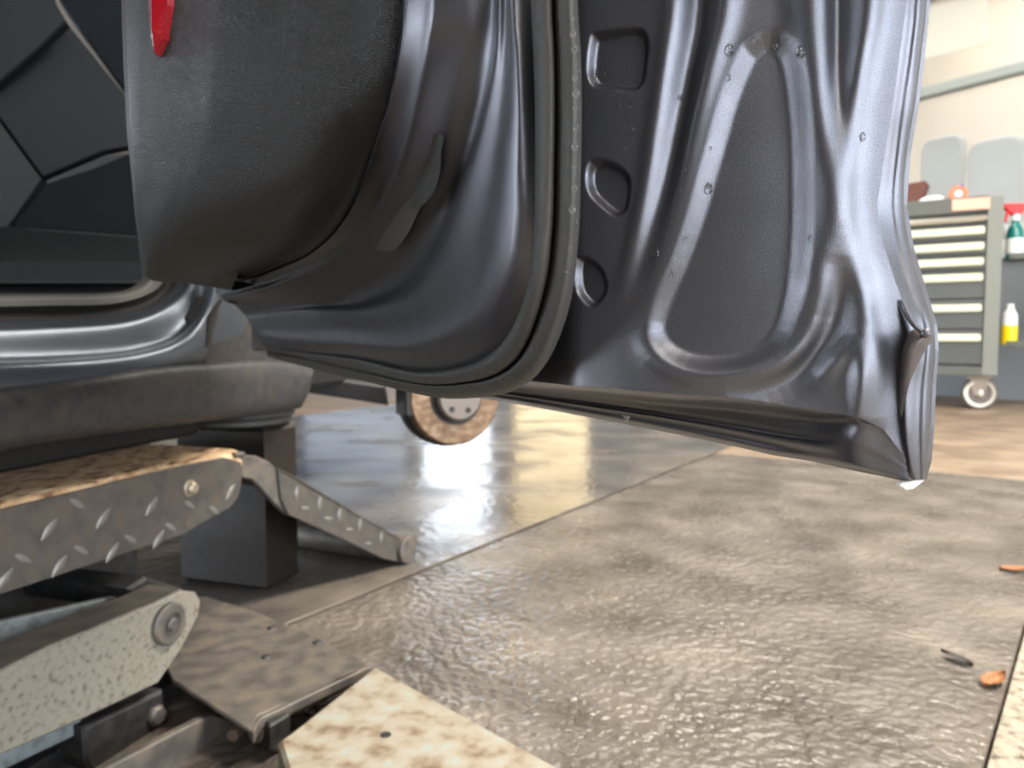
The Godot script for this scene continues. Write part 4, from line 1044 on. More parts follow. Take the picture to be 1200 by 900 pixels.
func build_shut_face(door: Node3D, out: Vector3) -> void:
	# stamped relief of the shut face: raised ribs, valleys and sunk panels (along-face metre, height metre)
	rib([Vector2(0.0736, 0.8485), Vector2(0.07, 0.581), Vector2(0.0721, 0.5663), Vector2(0.0752, 0.5439), Vector2(0.0772, 0.5286), Vector2(0.0803, 0.5131), Vector2(0.0842, 0.4974), Vector2(0.0873, 0.4895)], [0.0015, 0.0015, 0.0015, 0.0014, 0.0014, 0.0013, 0.0007, 0.0000], 0.0032)
	rib([Vector2(0.0669, 0.8445), Vector2(0.063, 0.5799), Vector2(0.0657, 0.5604), Vector2(0.0699, 0.5357), Vector2(0.0744, 0.5154), Vector2(0.079, 0.4999), Vector2(0.0817, 0.492)], [-0.0042, -0.0042, -0.0038, -0.0031, -0.0021, -0.0008, 0.0000], 0.0042)
	rib([Vector2(0.0596, 0.8406), Vector2(0.0551, 0.5788), Vector2(0.0592, 0.5622), Vector2(0.064, 0.5452), Vector2(0.0678, 0.5278), Vector2(0.0728, 0.5127), Vector2(0.0776, 0.4978), Vector2(0.0808, 0.4907)], [0.0021, 0.0021, 0.0021, 0.0018, 0.0015, 0.0013, 0.0006, 0.0000], 0.0038)
	rib([Vector2(0.0799, 0.4824), Vector2(0.0752, 0.4739), Vector2(0.0651, 0.4688), Vector2(0.0535, 0.4684), Vector2(0.0382, 0.4717), Vector2(0.0297, 0.4797), Vector2(0.0262, 0.4912), Vector2(0.026, 0.5011)], [0.0000, 0.0011, 0.0013, 0.0014, 0.0018, 0.0021, 0.0014, 0.0000], 0.0036)
	rib([Vector2(0.0375, 0.8315), Vector2(0.0315, 0.5764), Vector2(0.0291, 0.5524), Vector2(0.0265, 0.533), Vector2(0.0257, 0.5183), Vector2(0.0269, 0.5006), Vector2(0.0289, 0.4863)], [0.0031, 0.0031, 0.0031, 0.0031, 0.0031, 0.0028, 0.0007], 0.0055)
	rib([Vector2(0.0299, 0.8293), Vector2(0.0234, 0.5759), Vector2(0.0233, 0.5473), Vector2(0.0233, 0.528), Vector2(0.0225, 0.5134)], [-0.0031, -0.0031, -0.0024, -0.0008, 0.0000], 0.0035)
	rib([Vector2(0.0228, 0.8278), Vector2(0.0161, 0.5756), Vector2(0.0189, 0.5568), Vector2(0.0209, 0.5424), Vector2(0.022, 0.5221), Vector2(0.0196, 0.506), Vector2(0.0156, 0.4907), Vector2(0.0132, 0.4738), Vector2(0.0123, 0.4575)], [0.0035, 0.0035, 0.0031, 0.0028, 0.0021, 0.0021, 0.0025, 0.0028, 0.0014], 0.0045)
	rib([Vector2(0.0168, 0.4807), Vector2(0.0165, 0.4688), Vector2(0.0164, 0.4575)], [0.0000, 0.0018, 0.0014], 0.0024)
	rib([Vector2(0.0173, 0.4807), Vector2(0.0224, 0.4738), Vector2(0.0275, 0.4677)], [0.0008, 0.0017, 0.0004], 0.0028)
	rib([Vector2(0.0168, 0.48), Vector2(0.0175, 0.4688), Vector2(0.0186, 0.4562), Vector2(0.02, 0.446)], [0.0005, 0.0016, 0.0018, 0.001], 0.0075)
	rib([Vector2(0.0222, 0.5035), Vector2(0.0242, 0.4862), Vector2(0.0303, 0.4712), Vector2(0.0409, 0.464), Vector2(0.0532, 0.4627)], [0.0, -0.002, -0.0028, -0.0018, 0.0], 0.0045)
	pit([Vector2(0.0482, 0.5639), Vector2(0.0421, 0.5668), Vector2(0.0373, 0.5625), Vector2(0.0342, 0.5503), Vector2(0.0328, 0.5283), Vector2(0.0327, 0.5037), Vector2(0.0347, 0.4888), Vector2(0.0388, 0.4787), Vector2(0.0484, 0.4726), Vector2(0.0608, 0.4719), Vector2(0.0702, 0.4755), Vector2(0.0745, 0.4819), Vector2(0.0725, 0.4913), Vector2(0.0679, 0.5021), Vector2(0.063, 0.516), Vector2(0.0578, 0.5347), Vector2(0.0532, 0.5517)], 0.0028, 0.0034)
	pit([Vector2(0.0958, 0.575), Vector2(0.088, 0.5748), Vector2(0.0804, 0.5737), Vector2(0.0785, 0.5703), Vector2(0.0789, 0.5635), Vector2(0.0797, 0.5585), Vector2(0.0818, 0.5568), Vector2(0.0885, 0.5583), Vector2(0.0951, 0.5601), Vector2(0.0969, 0.5639), Vector2(0.0967, 0.5704)], 0.0032, 0.0011)
	pit([Vector2(0.0964, 0.5353), Vector2(0.0926, 0.5354), Vector2(0.086, 0.532), Vector2(0.0837, 0.5286), Vector2(0.0839, 0.5239), Vector2(0.085, 0.5198), Vector2(0.0875, 0.5189), Vector2(0.0925, 0.5225), Vector2(0.0963, 0.5266), Vector2(0.0973, 0.5319)], 0.0032, 0.0011)
	pit([Vector2(0.1013, 0.5055), Vector2(0.0968, 0.5047), Vector2(0.0923, 0.5004), Vector2(0.0911, 0.4955), Vector2(0.0931, 0.4918), Vector2(0.0955, 0.4904), Vector2(0.0985, 0.4924), Vector2(0.1009, 0.4953), Vector2(0.102, 0.5014)], 0.003, 0.0011)
	var low := [Vector2(0.36, 0.4636), Vector2(0.2557, 0.4638), Vector2(0.1856, 0.4639), Vector2(0.1352, 0.4639), Vector2(0.0935, 0.464), Vector2(0.07, 0.4626), Vector2(0.0507, 0.4618), Vector2(0.0384, 0.4602), Vector2(0.0261, 0.4584), Vector2(0.0159, 0.4567), Vector2(0.008, 0.453), Vector2(0.001, 0.4442)]
	var edge := [Vector2(0.0121, 0.8263), Vector2(0.005, 0.5754), Vector2(0.0065, 0.5612), Vector2(0.0079, 0.547), Vector2(0.0099, 0.5326), Vector2(0.0116, 0.5181), Vector2(0.0098, 0.5059), Vector2(0.0055, 0.4936), Vector2(0.0008, 0.4837), Vector2(-0.001, 0.4763), Vector2(0.0002, 0.4663), Vector2(-0.0002, 0.4538), Vector2(-0.0006, 0.4436), Vector2(-0.0023, 0.4381)]
	var top: float = edge[0].y
	var bottom: float = low[-1].y
	var rows := []
	var nr := 230
	var nc := 250
	for i in nr + 1:
		var t := float(i) / nr
		var row := PackedVector3Array()
		var hnom := lerpf(bottom, 0.62, 1.0 - t) if t > 0.1 else lerpf(lerpf(bottom, 0.62, 0.9), top, 1.0 - t / 0.1)
		for j in nc + 1:
			var s := float(j) / nc
			var a1: float = curve_x(edge, hnom)
			var a := lerpf(0.19 if s < 0.02 else 0.125, a1, (s - 0.02) / 0.98) if s >= 0.02 else lerpf(0.19, 0.125, s / 0.02)
			var y0 := curve_y(low, a)
			# rows near the bottom follow the lower lip
			var h := maxf(hnom, y0)
			if t > 0.6:
				h = lerpf(lerpf(bottom, 0.62, 0.4), y0, (t - 0.6) / 0.4)
			row.append(face_point(Vector2(a, h)))
		rows.append(row)
	var s := Shape.new()
	s.grid(rows, out)
	part("shut_face", s, M.graphite_paint, door)
	# ledge below the lip and the folded bottom hem
	var led := [
		[Vector3(-0.3237, 0.4636, 0.0764), Vector3(-0.2194, 0.4638, 0.0764), Vector3(-0.1493, 0.4639, 0.0764), Vector3(-0.0989, 0.4639, 0.0764), Vector3(-0.0585, 0.464, 0.0715), Vector3(-0.0403, 0.4626, 0.0567), Vector3(-0.027, 0.4618, 0.0427), Vector3(-0.0193, 0.4602, 0.0331), Vector3(-0.0123, 0.4584, 0.023), Vector3(-0.0071, 0.4567, 0.0142), Vector3(-0.0034, 0.453, 0.0072), Vector3(-0.0004, 0.4442, 0.0009)],
		[Vector3(-0.3327, 0.4622, 0.0741), Vector3(-0.2264, 0.4626, 0.0741), Vector3(-0.1549, 0.4628, 0.0741), Vector3(-0.1036, 0.463, 0.0741), Vector3(-0.062, 0.4632, 0.0694), Vector3(-0.0426, 0.4618, 0.055), Vector3(-0.0284, 0.4611, 0.0414), Vector3(-0.0204, 0.4596, 0.0321), Vector3(-0.013, 0.4578, 0.0223), Vector3(-0.0075, 0.4562, 0.0138), Vector3(-0.0036, 0.4524, 0.007), Vector3(-0.0004, 0.4436, 0.0008)],
		[Vector3(-0.4133, 0.458, 0.0535), Vector3(-0.2893, 0.4581, 0.0535), Vector3(-0.2059, 0.4587, 0.0535), Vector3(-0.146, 0.459, 0.0535), Vector3(-0.094, 0.4597, 0.0501), Vector3(-0.0633, 0.459, 0.0397), Vector3(-0.0416, 0.4589, 0.0299), Vector3(-0.0289, 0.458, 0.0238), Vector3(-0.0177, 0.4566, 0.0172), Vector3(-0.0077, 0.4556, 0.0135), Vector3(-0.0037, 0.4519, 0.0068), Vector3(-0.0004, 0.4434, 0.0008)],
		[Vector3(-0.5506, 0.451, 0.0183), Vector3(-0.3963, 0.4515, 0.0183), Vector3(-0.2927, 0.4518, 0.0183), Vector3(-0.2183, 0.4521, 0.0183), Vector3(-0.1473, 0.4533, 0.0179), Vector3(-0.097, 0.4536, 0.0147), Vector3(-0.0621, 0.4541, 0.0119), Vector3(-0.0425, 0.4537, 0.0106), Vector3(-0.0251, 0.4534, 0.0092), Vector3(-0.0082, 0.454, 0.0129), Vector3(-0.0039, 0.4506, 0.0065), Vector3(-0.0004, 0.4426, 0.0008)],
		[Vector3(-0.5656, 0.4479, 0.0145), Vector3(-0.408, 0.4482, 0.0145), Vector3(-0.3022, 0.4479, 0.0145), Vector3(-0.2261, 0.4486, 0.0145), Vector3(-0.1532, 0.4496, 0.0143), Vector3(-0.1008, 0.4497, 0.0119), Vector3(-0.0645, 0.4498, 0.0098), Vector3(-0.0445, 0.4494, 0.0086), Vector3(-0.0276, 0.4495, 0.0087), Vector3(-0.0093, 0.4506, 0.0132), Vector3(-0.0045, 0.4478, 0.0067), Vector3(-0.0003, 0.4419, 0.0005)],
		[Vector3(-0.5731, 0.4467, 0.0126), Vector3(-0.4139, 0.4466, 0.0126), Vector3(-0.3069, 0.4464, 0.0126), Vector3(-0.2301, 0.4469, 0.0126), Vector3(-0.1567, 0.4476, 0.0122), Vector3(-0.1031, 0.4473, 0.0102), Vector3(-0.0664, 0.447, 0.0081), Vector3(-0.0461, 0.4464, 0.0069), Vector3(-0.0298, 0.4467, 0.0074), Vector3(-0.0101, 0.4482, 0.0129), Vector3(-0.0048, 0.4454, 0.0066), Vector3(-0.0003, 0.4408, 0.0005)],
		[Vector3(-0.5687, 0.4461, 0.0138), Vector3(-0.4104, 0.4461, 0.0138), Vector3(-0.3041, 0.4455, 0.0138), Vector3(-0.2277, 0.4461, 0.0138), Vector3(-0.1543, 0.4466, 0.0136), Vector3(-0.1015, 0.4465, 0.0113), Vector3(-0.0654, 0.4458, 0.0089), Vector3(-0.0451, 0.4451, 0.0079), Vector3(-0.0294, 0.4454, 0.0085), Vector3(-0.0108, 0.4465, 0.0124), Vector3(-0.0052, 0.4441, 0.0064), Vector3(-0.0002, 0.4401, 0.0002)],
		[Vector3(-0.5881, 0.4435, 0.0088), Vector3(-0.4256, 0.4438, 0.0088), Vector3(-0.3164, 0.4435, 0.0088), Vector3(-0.2379, 0.444, 0.0088), Vector3(-0.1614, 0.4442, 0.0093), Vector3(-0.1061, 0.4441, 0.0079), Vector3(-0.0682, 0.4431, 0.0064), Vector3(-0.0475, 0.4423, 0.0054), Vector3(-0.0314, 0.4425, 0.0062), Vector3(-0.0108, 0.4433, 0.0112), Vector3(-0.0048, 0.4415, 0.0054), Vector3(0.0001, 0.4391, -0.0001)],
		[Vector3(-0.5867, 0.4418, 0.0092), Vector3(-0.4244, 0.4425, 0.0092), Vector3(-0.3154, 0.4424, 0.0092), Vector3(-0.2371, 0.4428, 0.0092), Vector3(-0.1614, 0.4429, 0.0093), Vector3(-0.106, 0.4423, 0.0079), Vector3(-0.0682, 0.4412, 0.0064), Vector3(-0.0477, 0.4405, 0.0053), Vector3(-0.0326, 0.4405, 0.005), Vector3(-0.0109, 0.4414, 0.0103), Vector3(-0.0047, 0.4399, 0.0047), Vector3(0.0003, 0.4383, -0.0003)],
		[Vector3(-0.6047, 0.44, 0.0046), Vector3(-0.4384, 0.4402, 0.0046), Vector3(-0.3268, 0.4397, 0.0046), Vector3(-0.2465, 0.4404, 0.0046), Vector3(-0.1697, 0.4403, 0.0043), Vector3(-0.1121, 0.4399, 0.0034), Vector3(-0.0725, 0.4392, 0.0026), Vector3(-0.051, 0.4386, 0.002), Vector3(-0.0354, 0.4388, 0.002), Vector3(-0.0185, 0.4385, 0.0011), Vector3(-0.0077, 0.4381, 0.0005), Vector3(0.0011, 0.4377, -0.0001)],
		[Vector3(-0.6316, 0.4373, -0.0023), Vector3(-0.4594, 0.4373, -0.0023), Vector3(-0.3438, 0.4371, -0.0023), Vector3(-0.2607, 0.4379, -0.0023), Vector3(-0.1803, 0.4381, -0.0021), Vector3(-0.119, 0.4381, -0.0017), Vector3(-0.0769, 0.4377, -0.0013), Vector3(-0.0541, 0.4373, -0.001), Vector3(-0.0376, 0.4377, -0.0007), Vector3(-0.0196, 0.4374, -0.0006), Vector3(-0.0081, 0.4374, -0.0004), Vector3(0.0015, 0.4373, 0.0002)],
	]
	part("bottom_hem", loft(led, 4, 6, out), M.graphite_paint, door)
	# rear hem with its two beads
	var hem := [
		[Vector3(-0.0203, 0.8565, -0.0025), Vector3(-0.0151, 0.5826, -0.007), Vector3(-0.0163, 0.5677, -0.0066), Vector3(-0.0179, 0.5527, -0.0063), Vector3(-0.0203, 0.5376, -0.0061), Vector3(-0.0215, 0.5218, -0.0047), Vector3(-0.0189, 0.5081, -0.0044), Vector3(-0.0139, 0.4945, -0.005), Vector3(-0.0095, 0.4839, -0.0067), Vector3(-0.0082, 0.4761, -0.0077), Vector3(-0.009, 0.4656, -0.0069), Vector3(-0.0088, 0.4524, -0.0073), Vector3(-0.0033, 0.443, -0.0029), Vector3(-0.002, 0.4374, -0.0037)],
		[Vector3(-0.012, 0.8387, 0.0065), Vector3(-0.0069, 0.5777, 0.0024), Vector3(-0.0081, 0.5635, 0.0027), Vector3(-0.0097, 0.5493, 0.0029), Vector3(-0.0121, 0.5349, 0.0031), Vector3(-0.0132, 0.5198, 0.0043), Vector3(-0.0106, 0.5068, 0.0047), Vector3(-0.0057, 0.4938, 0.0043), Vector3(-0.0014, 0.4837, 0.0029), Vector3(-0.0002, 0.4763, 0.0019), Vector3(-0.0009, 0.4663, 0.0027), Vector3(-0.0008, 0.4538, 0.0023), Vector3(-0.0005, 0.4436, 0), Vector3(-0.0004, 0.4378, -0.0023)],
		[Vector3(-0.01, 0.8351, 0.0076), Vector3(-0.0049, 0.5767, 0.0035), Vector3(-0.0061, 0.5627, 0.0037), Vector3(-0.0077, 0.5486, 0.004), Vector3(-0.01, 0.5343, 0.0041), Vector3(-0.011, 0.5194, 0.0051), Vector3(-0.0084, 0.5065, 0.0053), Vector3(-0.0035, 0.4937, 0.005), Vector3(0.0007, 0.4837, 0.0038), Vector3(0.0018, 0.4763, 0.0031), Vector3(0.0011, 0.4665, 0.0039), Vector3(0.0011, 0.4541, 0.0036), Vector3(0.0008, 0.4438, 0.001), Vector3(0.0005, 0.4378, -0.0019)],
		[Vector3(-0.0095, 0.8354, 0.0062), Vector3(-0.0043, 0.5768, 0.0017), Vector3(-0.0054, 0.5628, 0.0018), Vector3(-0.0071, 0.5486, 0.0022), Vector3(-0.0092, 0.5344, 0.0018), Vector3(-0.0101, 0.5194, 0.0026), Vector3(-0.0074, 0.5065, 0.0028), Vector3(-0.0027, 0.4937, 0.0028), Vector3(0.0014, 0.4837, 0.0018), Vector3(0.0023, 0.4763, 0.0016), Vector3(0.0016, 0.4664, 0.0023), Vector3(0.0016, 0.454, 0.0021), Vector3(0.0012, 0.4438, -0.0003), Vector3(0.0008, 0.4375, -0.0026)],
		[Vector3(-0.0096, 0.837, 0.0038), Vector3(-0.0042, 0.5772, -0.0009), Vector3(-0.0053, 0.5631, -0.0009), Vector3(-0.0069, 0.5489, -0.0004), Vector3(-0.009, 0.5346, -0.0011), Vector3(-0.0096, 0.5196, -0.0008), Vector3(-0.007, 0.5066, -0.0006), Vector3(-0.0023, 0.4937, -0.0006), Vector3(0.0017, 0.4837, -0.0013), Vector3(0.0025, 0.4763, -0.0014), Vector3(0.0019, 0.4664, -0.0008), Vector3(0.0018, 0.4539, -0.0008), Vector3(0.0015, 0.4437, -0.0025), Vector3(0.0009, 0.4372, -0.0039)],
		[Vector3(-0.009, 0.8367, 0.003), Vector3(-0.0035, 0.5771, -0.0019), Vector3(-0.0046, 0.5631, -0.0019), Vector3(-0.0062, 0.5489, -0.0016), Vector3(-0.0083, 0.5346, -0.0021), Vector3(-0.009, 0.5196, -0.0018), Vector3(-0.0062, 0.5066, -0.0018), Vector3(-0.0015, 0.4937, -0.0018), Vector3(0.0024, 0.4837, -0.0023), Vector3(0.0031, 0.4763, -0.0023), Vector3(0.0027, 0.4664, -0.002), Vector3(0.0026, 0.4539, -0.002), Vector3(0.0019, 0.4437, -0.003), Vector3(0.0012, 0.4374, -0.0043)],
		[Vector3(-0.009, 0.8379, 0.0012), Vector3(-0.0036, 0.5774, -0.0037), Vector3(-0.0047, 0.5634, -0.0037), Vector3(-0.0061, 0.5491, -0.0037), Vector3(-0.0083, 0.5348, -0.0039), Vector3(-0.0089, 0.5197, -0.0039), Vector3(-0.0061, 0.5067, -0.0039), Vector3(-0.0014, 0.4938, -0.0039), Vector3(0.0023, 0.4837, -0.0041), Vector3(0.003, 0.4763, -0.0039), Vector3(0.0026, 0.4663, -0.0039), Vector3(0.0025, 0.4538, -0.0039), Vector3(0.0019, 0.4436, -0.0045), Vector3(0.0011, 0.4376, -0.0051)],
		[Vector3(-0.01, 0.8411, -0.0016), Vector3(-0.0044, 0.5783, -0.0067), Vector3(-0.0055, 0.5641, -0.0066), Vector3(-0.007, 0.5497, -0.0066), Vector3(-0.0093, 0.5352, -0.0066), Vector3(-0.0098, 0.5201, -0.0066), Vector3(-0.0071, 0.5069, -0.0066), Vector3(-0.0024, 0.4939, -0.0066), Vector3(0.0013, 0.4837, -0.0066), Vector3(0.0021, 0.4763, -0.0067), Vector3(0.0017, 0.4662, -0.0066), Vector3(0.0016, 0.4536, -0.0066), Vector3(0.0013, 0.4434, -0.0065), Vector3(0.0008, 0.438, -0.0063)],
	]
	var hb := []
	for p in hem[-1]:
		hb.append(p + Vector3(-0.006, 0.001, -0.003))
	hem.append(hb)
	part("rear_hem", loft(hem, 5, 6, out), M.graphite_paint, door)
	# folded flap and weld bead at the bend of the hem
	var fl := [
		[Vector3(-0.0029, 0.4612, 0.0028), Vector3(-0.002, 0.4713, 0.0031), Vector3(0, 0.4783, 0.0037), Vector3(0.0018, 0.4817, 0.0033), Vector3(0.0033, 0.4827, 0.0011)],
		[Vector3(-0.0012, 0.4593, 0.0038), Vector3(0.0015, 0.47, 0.0052), Vector3(0.0039, 0.4769, 0.0059), Vector3(0.0054, 0.48, 0.0038), Vector3(0.0053, 0.4815, 0.0005)],
		[Vector3(-0.0001, 0.4564, 0.0037), Vector3(0.0021, 0.4665, 0.0038), Vector3(0.0037, 0.4724, 0.0026), Vector3(0.0047, 0.4768, 0.0005), Vector3(0.004, 0.4793, -0.0028)],
	]
	part("hem_fold", loft(fl, 5, 5, out), M.hem_sealer, door, "creased brownish fold in the hem")
	var s2 := Shape.new()
	var bead := spline([Vector3(0.0018, 0.4904, 0.008), Vector3(0.0032, 0.487, 0.0075), Vector3(0.0045, 0.4841, 0.0066), Vector3(0.0056, 0.4822, 0.0052), Vector3(0.0065, 0.481, 0.0039)], 4)
	s2.tube(bead, 0.0008, 10)
	var bp: Vector3 = bead[-1]
	s2.lathe([Vector2(0, 0.0014), Vector2(0.0006, 0.00127), Vector2(0.0011, 0.0009), Vector2(0.0014, 0), Vector2(0.0011, -0.0009), Vector2(0, -0.0014)], bp, Vector3(0.3, 0.2, 1), 16)
	part("sealer_bead", s2, M.graphite_paint, door)
	for q in [[Vector3(-0.1393, 0.4446, 0.0095), Vector3(-0.133, 0.4444, 0.0095), Vector3(-0.1352, 0.4426, 0.009), Vector3(-0.1372, 0.4417, 0.009)]]:
		var ch := Shape.new()
		ch.prism(q, Vector3(0, 0, -0.0012), 0.0001)
		part("sealer_chip", ch, M.pale_sealer, door, "pale flake of seam sealer")
	# drip hanging from the lowest corner
	var dp := [Vector3(-0.0033, 0.4366, 0.002), Vector3(0, 0.4371, 0.004), Vector3(0.0023, 0.436, 0.004), Vector3(0.0037, 0.4367, 0.003), Vector3(0.0043, 0.4382, 0.001)]
	var s3 := Shape.new()
	s3.prism([dp[0], dp[1] + Vector3(0, -0.0002, 0), dp[2], dp[3], dp[4]], Vector3(0, 0, -0.002), 0.0004)
	part("torn_edge", s3, M.white_drip, door, "small white chip at the lowest corner")


# ---------------------------------------------------------------- lift
func lens_shape(length: float, width: float, high: float) -> Shape:
	# raised lozenge of tread plate along x, standing on y = 0
	var rows := []
	for i in 11:
		var t := -1.0 + 0.2 * i
		var k := 1.0 - t * t
		var row := PackedVector3Array()
		for j in 7:
			var f := PI * j / 6
			row.append(Vector3(t * length / 2, high * k * sin(f), cos(f) * width / 2 * k))
		rows.append(row)
	var s := Shape.new()
	s.grid(rows, Vector3(0, 100, 0))
	return s


var lens_mesh: ArrayMesh


func tread(parent: Node3D, at: Vector3, normal: Vector3, along: Vector3, size := 1.0) -> void:
	var o := MeshInstance3D.new()
	o.name = "tread"
	o.mesh = lens_mesh
	o.material_override = M.tread_edge
	var x := along.normalized()
	o.transform = Transform3D(Basis(x, normal, x.cross(normal)).scaled_local(Vector3.ONE * size), at)
	parent.add_child(o, true)


func build_lift() -> void:
	var at := Transform3D(Basis(Vector3.UP, 0.25307), Vector3(-1.0042, 0, -0.7513))
	lens_mesh = lens_shape(0.032, 0.010, 0.0018).mesh()
	var lift := thing("scissor_lift", "low scissor car lift with rusty tread plate deck and grey arms", "lift", at)
	var out := Vector3(5, 2, 0)
	# deck: top sheet with a rounded edge, and the tread plate side
	var prof := [Vector3(-0.55, 0.302, 0), Vector3(-0.3, 0.302, 0), Vector3(-0.05, 0.302, 0), Vector3(-0.016, 0.301, 0), Vector3(-0.006, 0.297, 0), Vector3(-0.001, 0.288, 0), Vector3(0.0, 0.276, 0)]
	var rails := []
	for z in [-0.012, 0.05, 0.4, 1.0, 1.6]:
		var r := []
		for p in prof:
			r.append(p + Vector3(0, 0, z))
		rails.append(r)
	part("deck_plate", loft(rails, 2, 4, Vector3(0, 5, 0)), M.rusty_deck, lift, "flaking rusty top sheet of the deck")
	var side := part("side_plate", prism([Vector3(0, 0.2825, -0.0106), Vector3(0, 0.2672, -0.0121), Vector3(0, 0.2458, -0.0093), Vector3(0, 0.227, -0.0005), Vector3(0, 0.2146, 0.018), Vector3(0, 0.2099, 0.0566), Vector3(0, 0.1981, 0.1188), Vector3(0, 0.1999, 0.3925), Vector3(0, 0.1918, 0.5511), Vector3(0, 0.2833, 0.5467), Vector3(0, 0.2931, 0.3884), Vector3(0, 0.2946, 0.2796), Vector3(0, 0.2966, 0.1397), Vector3(0, 0.2956, 0.0309)], Vector3(-0.008, 0, 0), 0.001), M.tread_steel, lift, "grey tread plate side of the deck")
	for p in [Vector3(0.0006, 0.2574, 0.3305), Vector3(0.0006, 0.2532, 0.2555), Vector3(0.0006, 0.2513, 0.1762), Vector3(0.0006, 0.2145, 0.3874), Vector3(0.0006, 0.2107, 0.3191), Vector3(0.0006, 0.2062, 0.243), Vector3(0.0006, 0.2029, 0.1659), Vector3(0.0006, 0.2388, 0.0179), Vector3(0.0006, 0.2676, 0.4442), Vector3(0.0006, 0.2207, 0.463)]:
		tread(side, p, Vector3.RIGHT, Vector3(0, 0.7, -0.7))
	for p in [Vector3(0.0006, 0.2318, 0.3646), Vector3(0.0006, 0.221, 0.2893), Vector3(0.0006, 0.2152, 0.2139), Vector3(0.0006, 0.2141, 0.1435), Vector3(0.0006, 0.2188, 0.0551), Vector3(0.0006, 0.2375, 0.1062), Vector3(0.0006, 0.238, 0.4282), Vector3(0.0006, 0.2795, 0.2929)]:
		tread(side, p, Vector3.RIGHT, Vector3(0, 0.6, 0.8), 0.85)
	var b := Shape.new()
	var bolt := [Vector3(0, 0.2621, 0.1046)]
	b.lathe([Vector2(0, 0.011), Vector2(0.006, 0.011), Vector2(0.009, 0.008), Vector2(0.0098, 0.003), Vector2(0.012, 0.002), Vector2(0.012, -0.002)], bolt[0], Vector3.RIGHT, 20)
	part("bolt", b, M.worn_bolt, lift, "round bolt head in the deck side")
	part("deck_frame", boxes([[Vector3(-0.3, 0.24, 0.75), Vector3(0.5, 0.1, 1.5)]], 0.004), M.oily_black, lift)
	# approach ramp, hinged on the deck's end
	var ft := at.affine_inverse() * Transform3D(Basis(Vector3.UP, 0.11345), Vector3(-1.0042, 0, -0.7513))
	var ramp := Node3D.new()
	ramp.name = "ramp_flap"
	ramp.transform = ft
	lift.add_child(ramp)
	var fl := [Vector3(0.004, 0.2618, -0.0848), Vector3(0.004, 0.2326, -0.1373), Vector3(0.004, 0.1524, -0.2705), Vector3(0.004, 0.054, -0.4377), Vector3(0.004, 0.0271, -0.4499), Vector3(0.004, 0.0048, -0.437), Vector3(0.004, 0.0282, -0.377), Vector3(0.004, 0.1027, -0.2444), Vector3(0.004, 0.1775, -0.1067), Vector3(0.004, 0.207, -0.0913)]
	var flange := part("flange", prism(fl, Vector3(-0.007, 0, 0), 0.001), M.tread_steel, ramp, "tread plate side of the ramp")
	var tip: Vector3 = (fl[3] + fl[5]) / 2
	var hinge: Vector3 = fl[1]
	var topd: Vector3 = (fl[3] - fl[1])
	part("ramp_plate", prism([fl[0], fl[3], fl[3] + Vector3(-0.4, 0, 0), fl[0] + Vector3(-0.4, 0, 0)], Vector3(0, -0.006, 0)), M.tread_steel, ramp)
	for p in [Vector3(0.0046, 0.2104, -0.1277), Vector3(0.0046, 0.1809, -0.1861), Vector3(0.0046, 0.1492, -0.2398), Vector3(0.0046, 0.1162, -0.3002), Vector3(0.0046, 0.0745, -0.3684)]:
		tread(flange, p, Vector3.RIGHT, Vector3(0, 1, -0.15), 0.9)
	for p in [Vector3(0.0046, 0.1793, -0.1483), Vector3(0.0046, 0.1479, -0.2085), Vector3(0.0046, 0.1133, -0.269), Vector3(0.0046, 0.0727, -0.3262)]:
		tread(flange, p, Vector3.RIGHT, Vector3(0, 0.25, 1), 0.8)
	for p in [Vector3(0.002, 0.1973, -0.1964), Vector3(0.002, 0.1544, -0.268), Vector3(0.002, 0.1117, -0.3414), Vector3(0.002, 0.0582, -0.4345)]:
		tread(flange, p, Vector3.UP, Vector3(1, 0, 0.3), 0.5)
	var ro := Shape.new()
	ro.lathe([Vector2(0, 0.0), Vector2(0.026, 0.0), Vector2(0.0285, 0.002), Vector2(0.0285, 0.42), Vector2(0, 0.42)].map(func(q): return Vector2(q.x, -q.y)), tip + Vector3(0.012, 0.0, -0.012), Vector3.RIGHT, 28)
	part("ramp_roller", ro, M.dirty_steel, ramp, "round roller bar at the ramp's tip")
	var cu := [Vector3(-0.002, 0.2943, -0.0043), Vector3(-0.002, 0.2876, -0.0419), Vector3(-0.002, 0.2733, -0.0717), Vector3(-0.002, 0.2528, -0.0928), Vector3(-0.002, 0.2231, -0.1041), Vector3(-0.002, 0.174, -0.113), Vector3(-0.002, 0.2011, -0.0815), Vector3(-0.002, 0.2326, -0.0515), Vector3(-0.002, 0.2498, -0.0334), Vector3(-0.002, 0.2562, -0.012)]
	part("hinge_bracket", prism(cu, Vector3(-0.012, 0, 0), 0.002), M.dirty_steel, ramp, "bent brown hinge bracket")
	part("hinge_rim", boxes([[cu[0], Vector3(0.01, 0.008, 0.02)]], 0.002), M.dirty_steel, ramp)
	# scissor arms
	var arm := part("scissor_arm", prism([Vector3(0.1, 0.1703, 0.6602), Vector3(0.1, 0.1621, 0.4705), Vector3(0.1, 0.1654, 0.4159), Vector3(0.1, 0.1624, 0.2799), Vector3(0.1, 0.1636, 0.2326), Vector3(0.1, 0.1538, 0.209), Vector3(0.1, 0.1396, 0.2003), Vector3(0.1, 0.1213, 0.2056), Vector3(0.1, 0.0894, 0.2383), Vector3(0.1, 0.0634, 0.2757), Vector3(0.1, 0.071, 0.379), Vector3(0.1, 0.0809, 0.474), Vector3(0.1, 0.1027, 0.6636)], Vector3(-0.012, 0, 0), 0.0025), M.worn_white_paint, lift, "worn white arm plate with a pivot bolt")
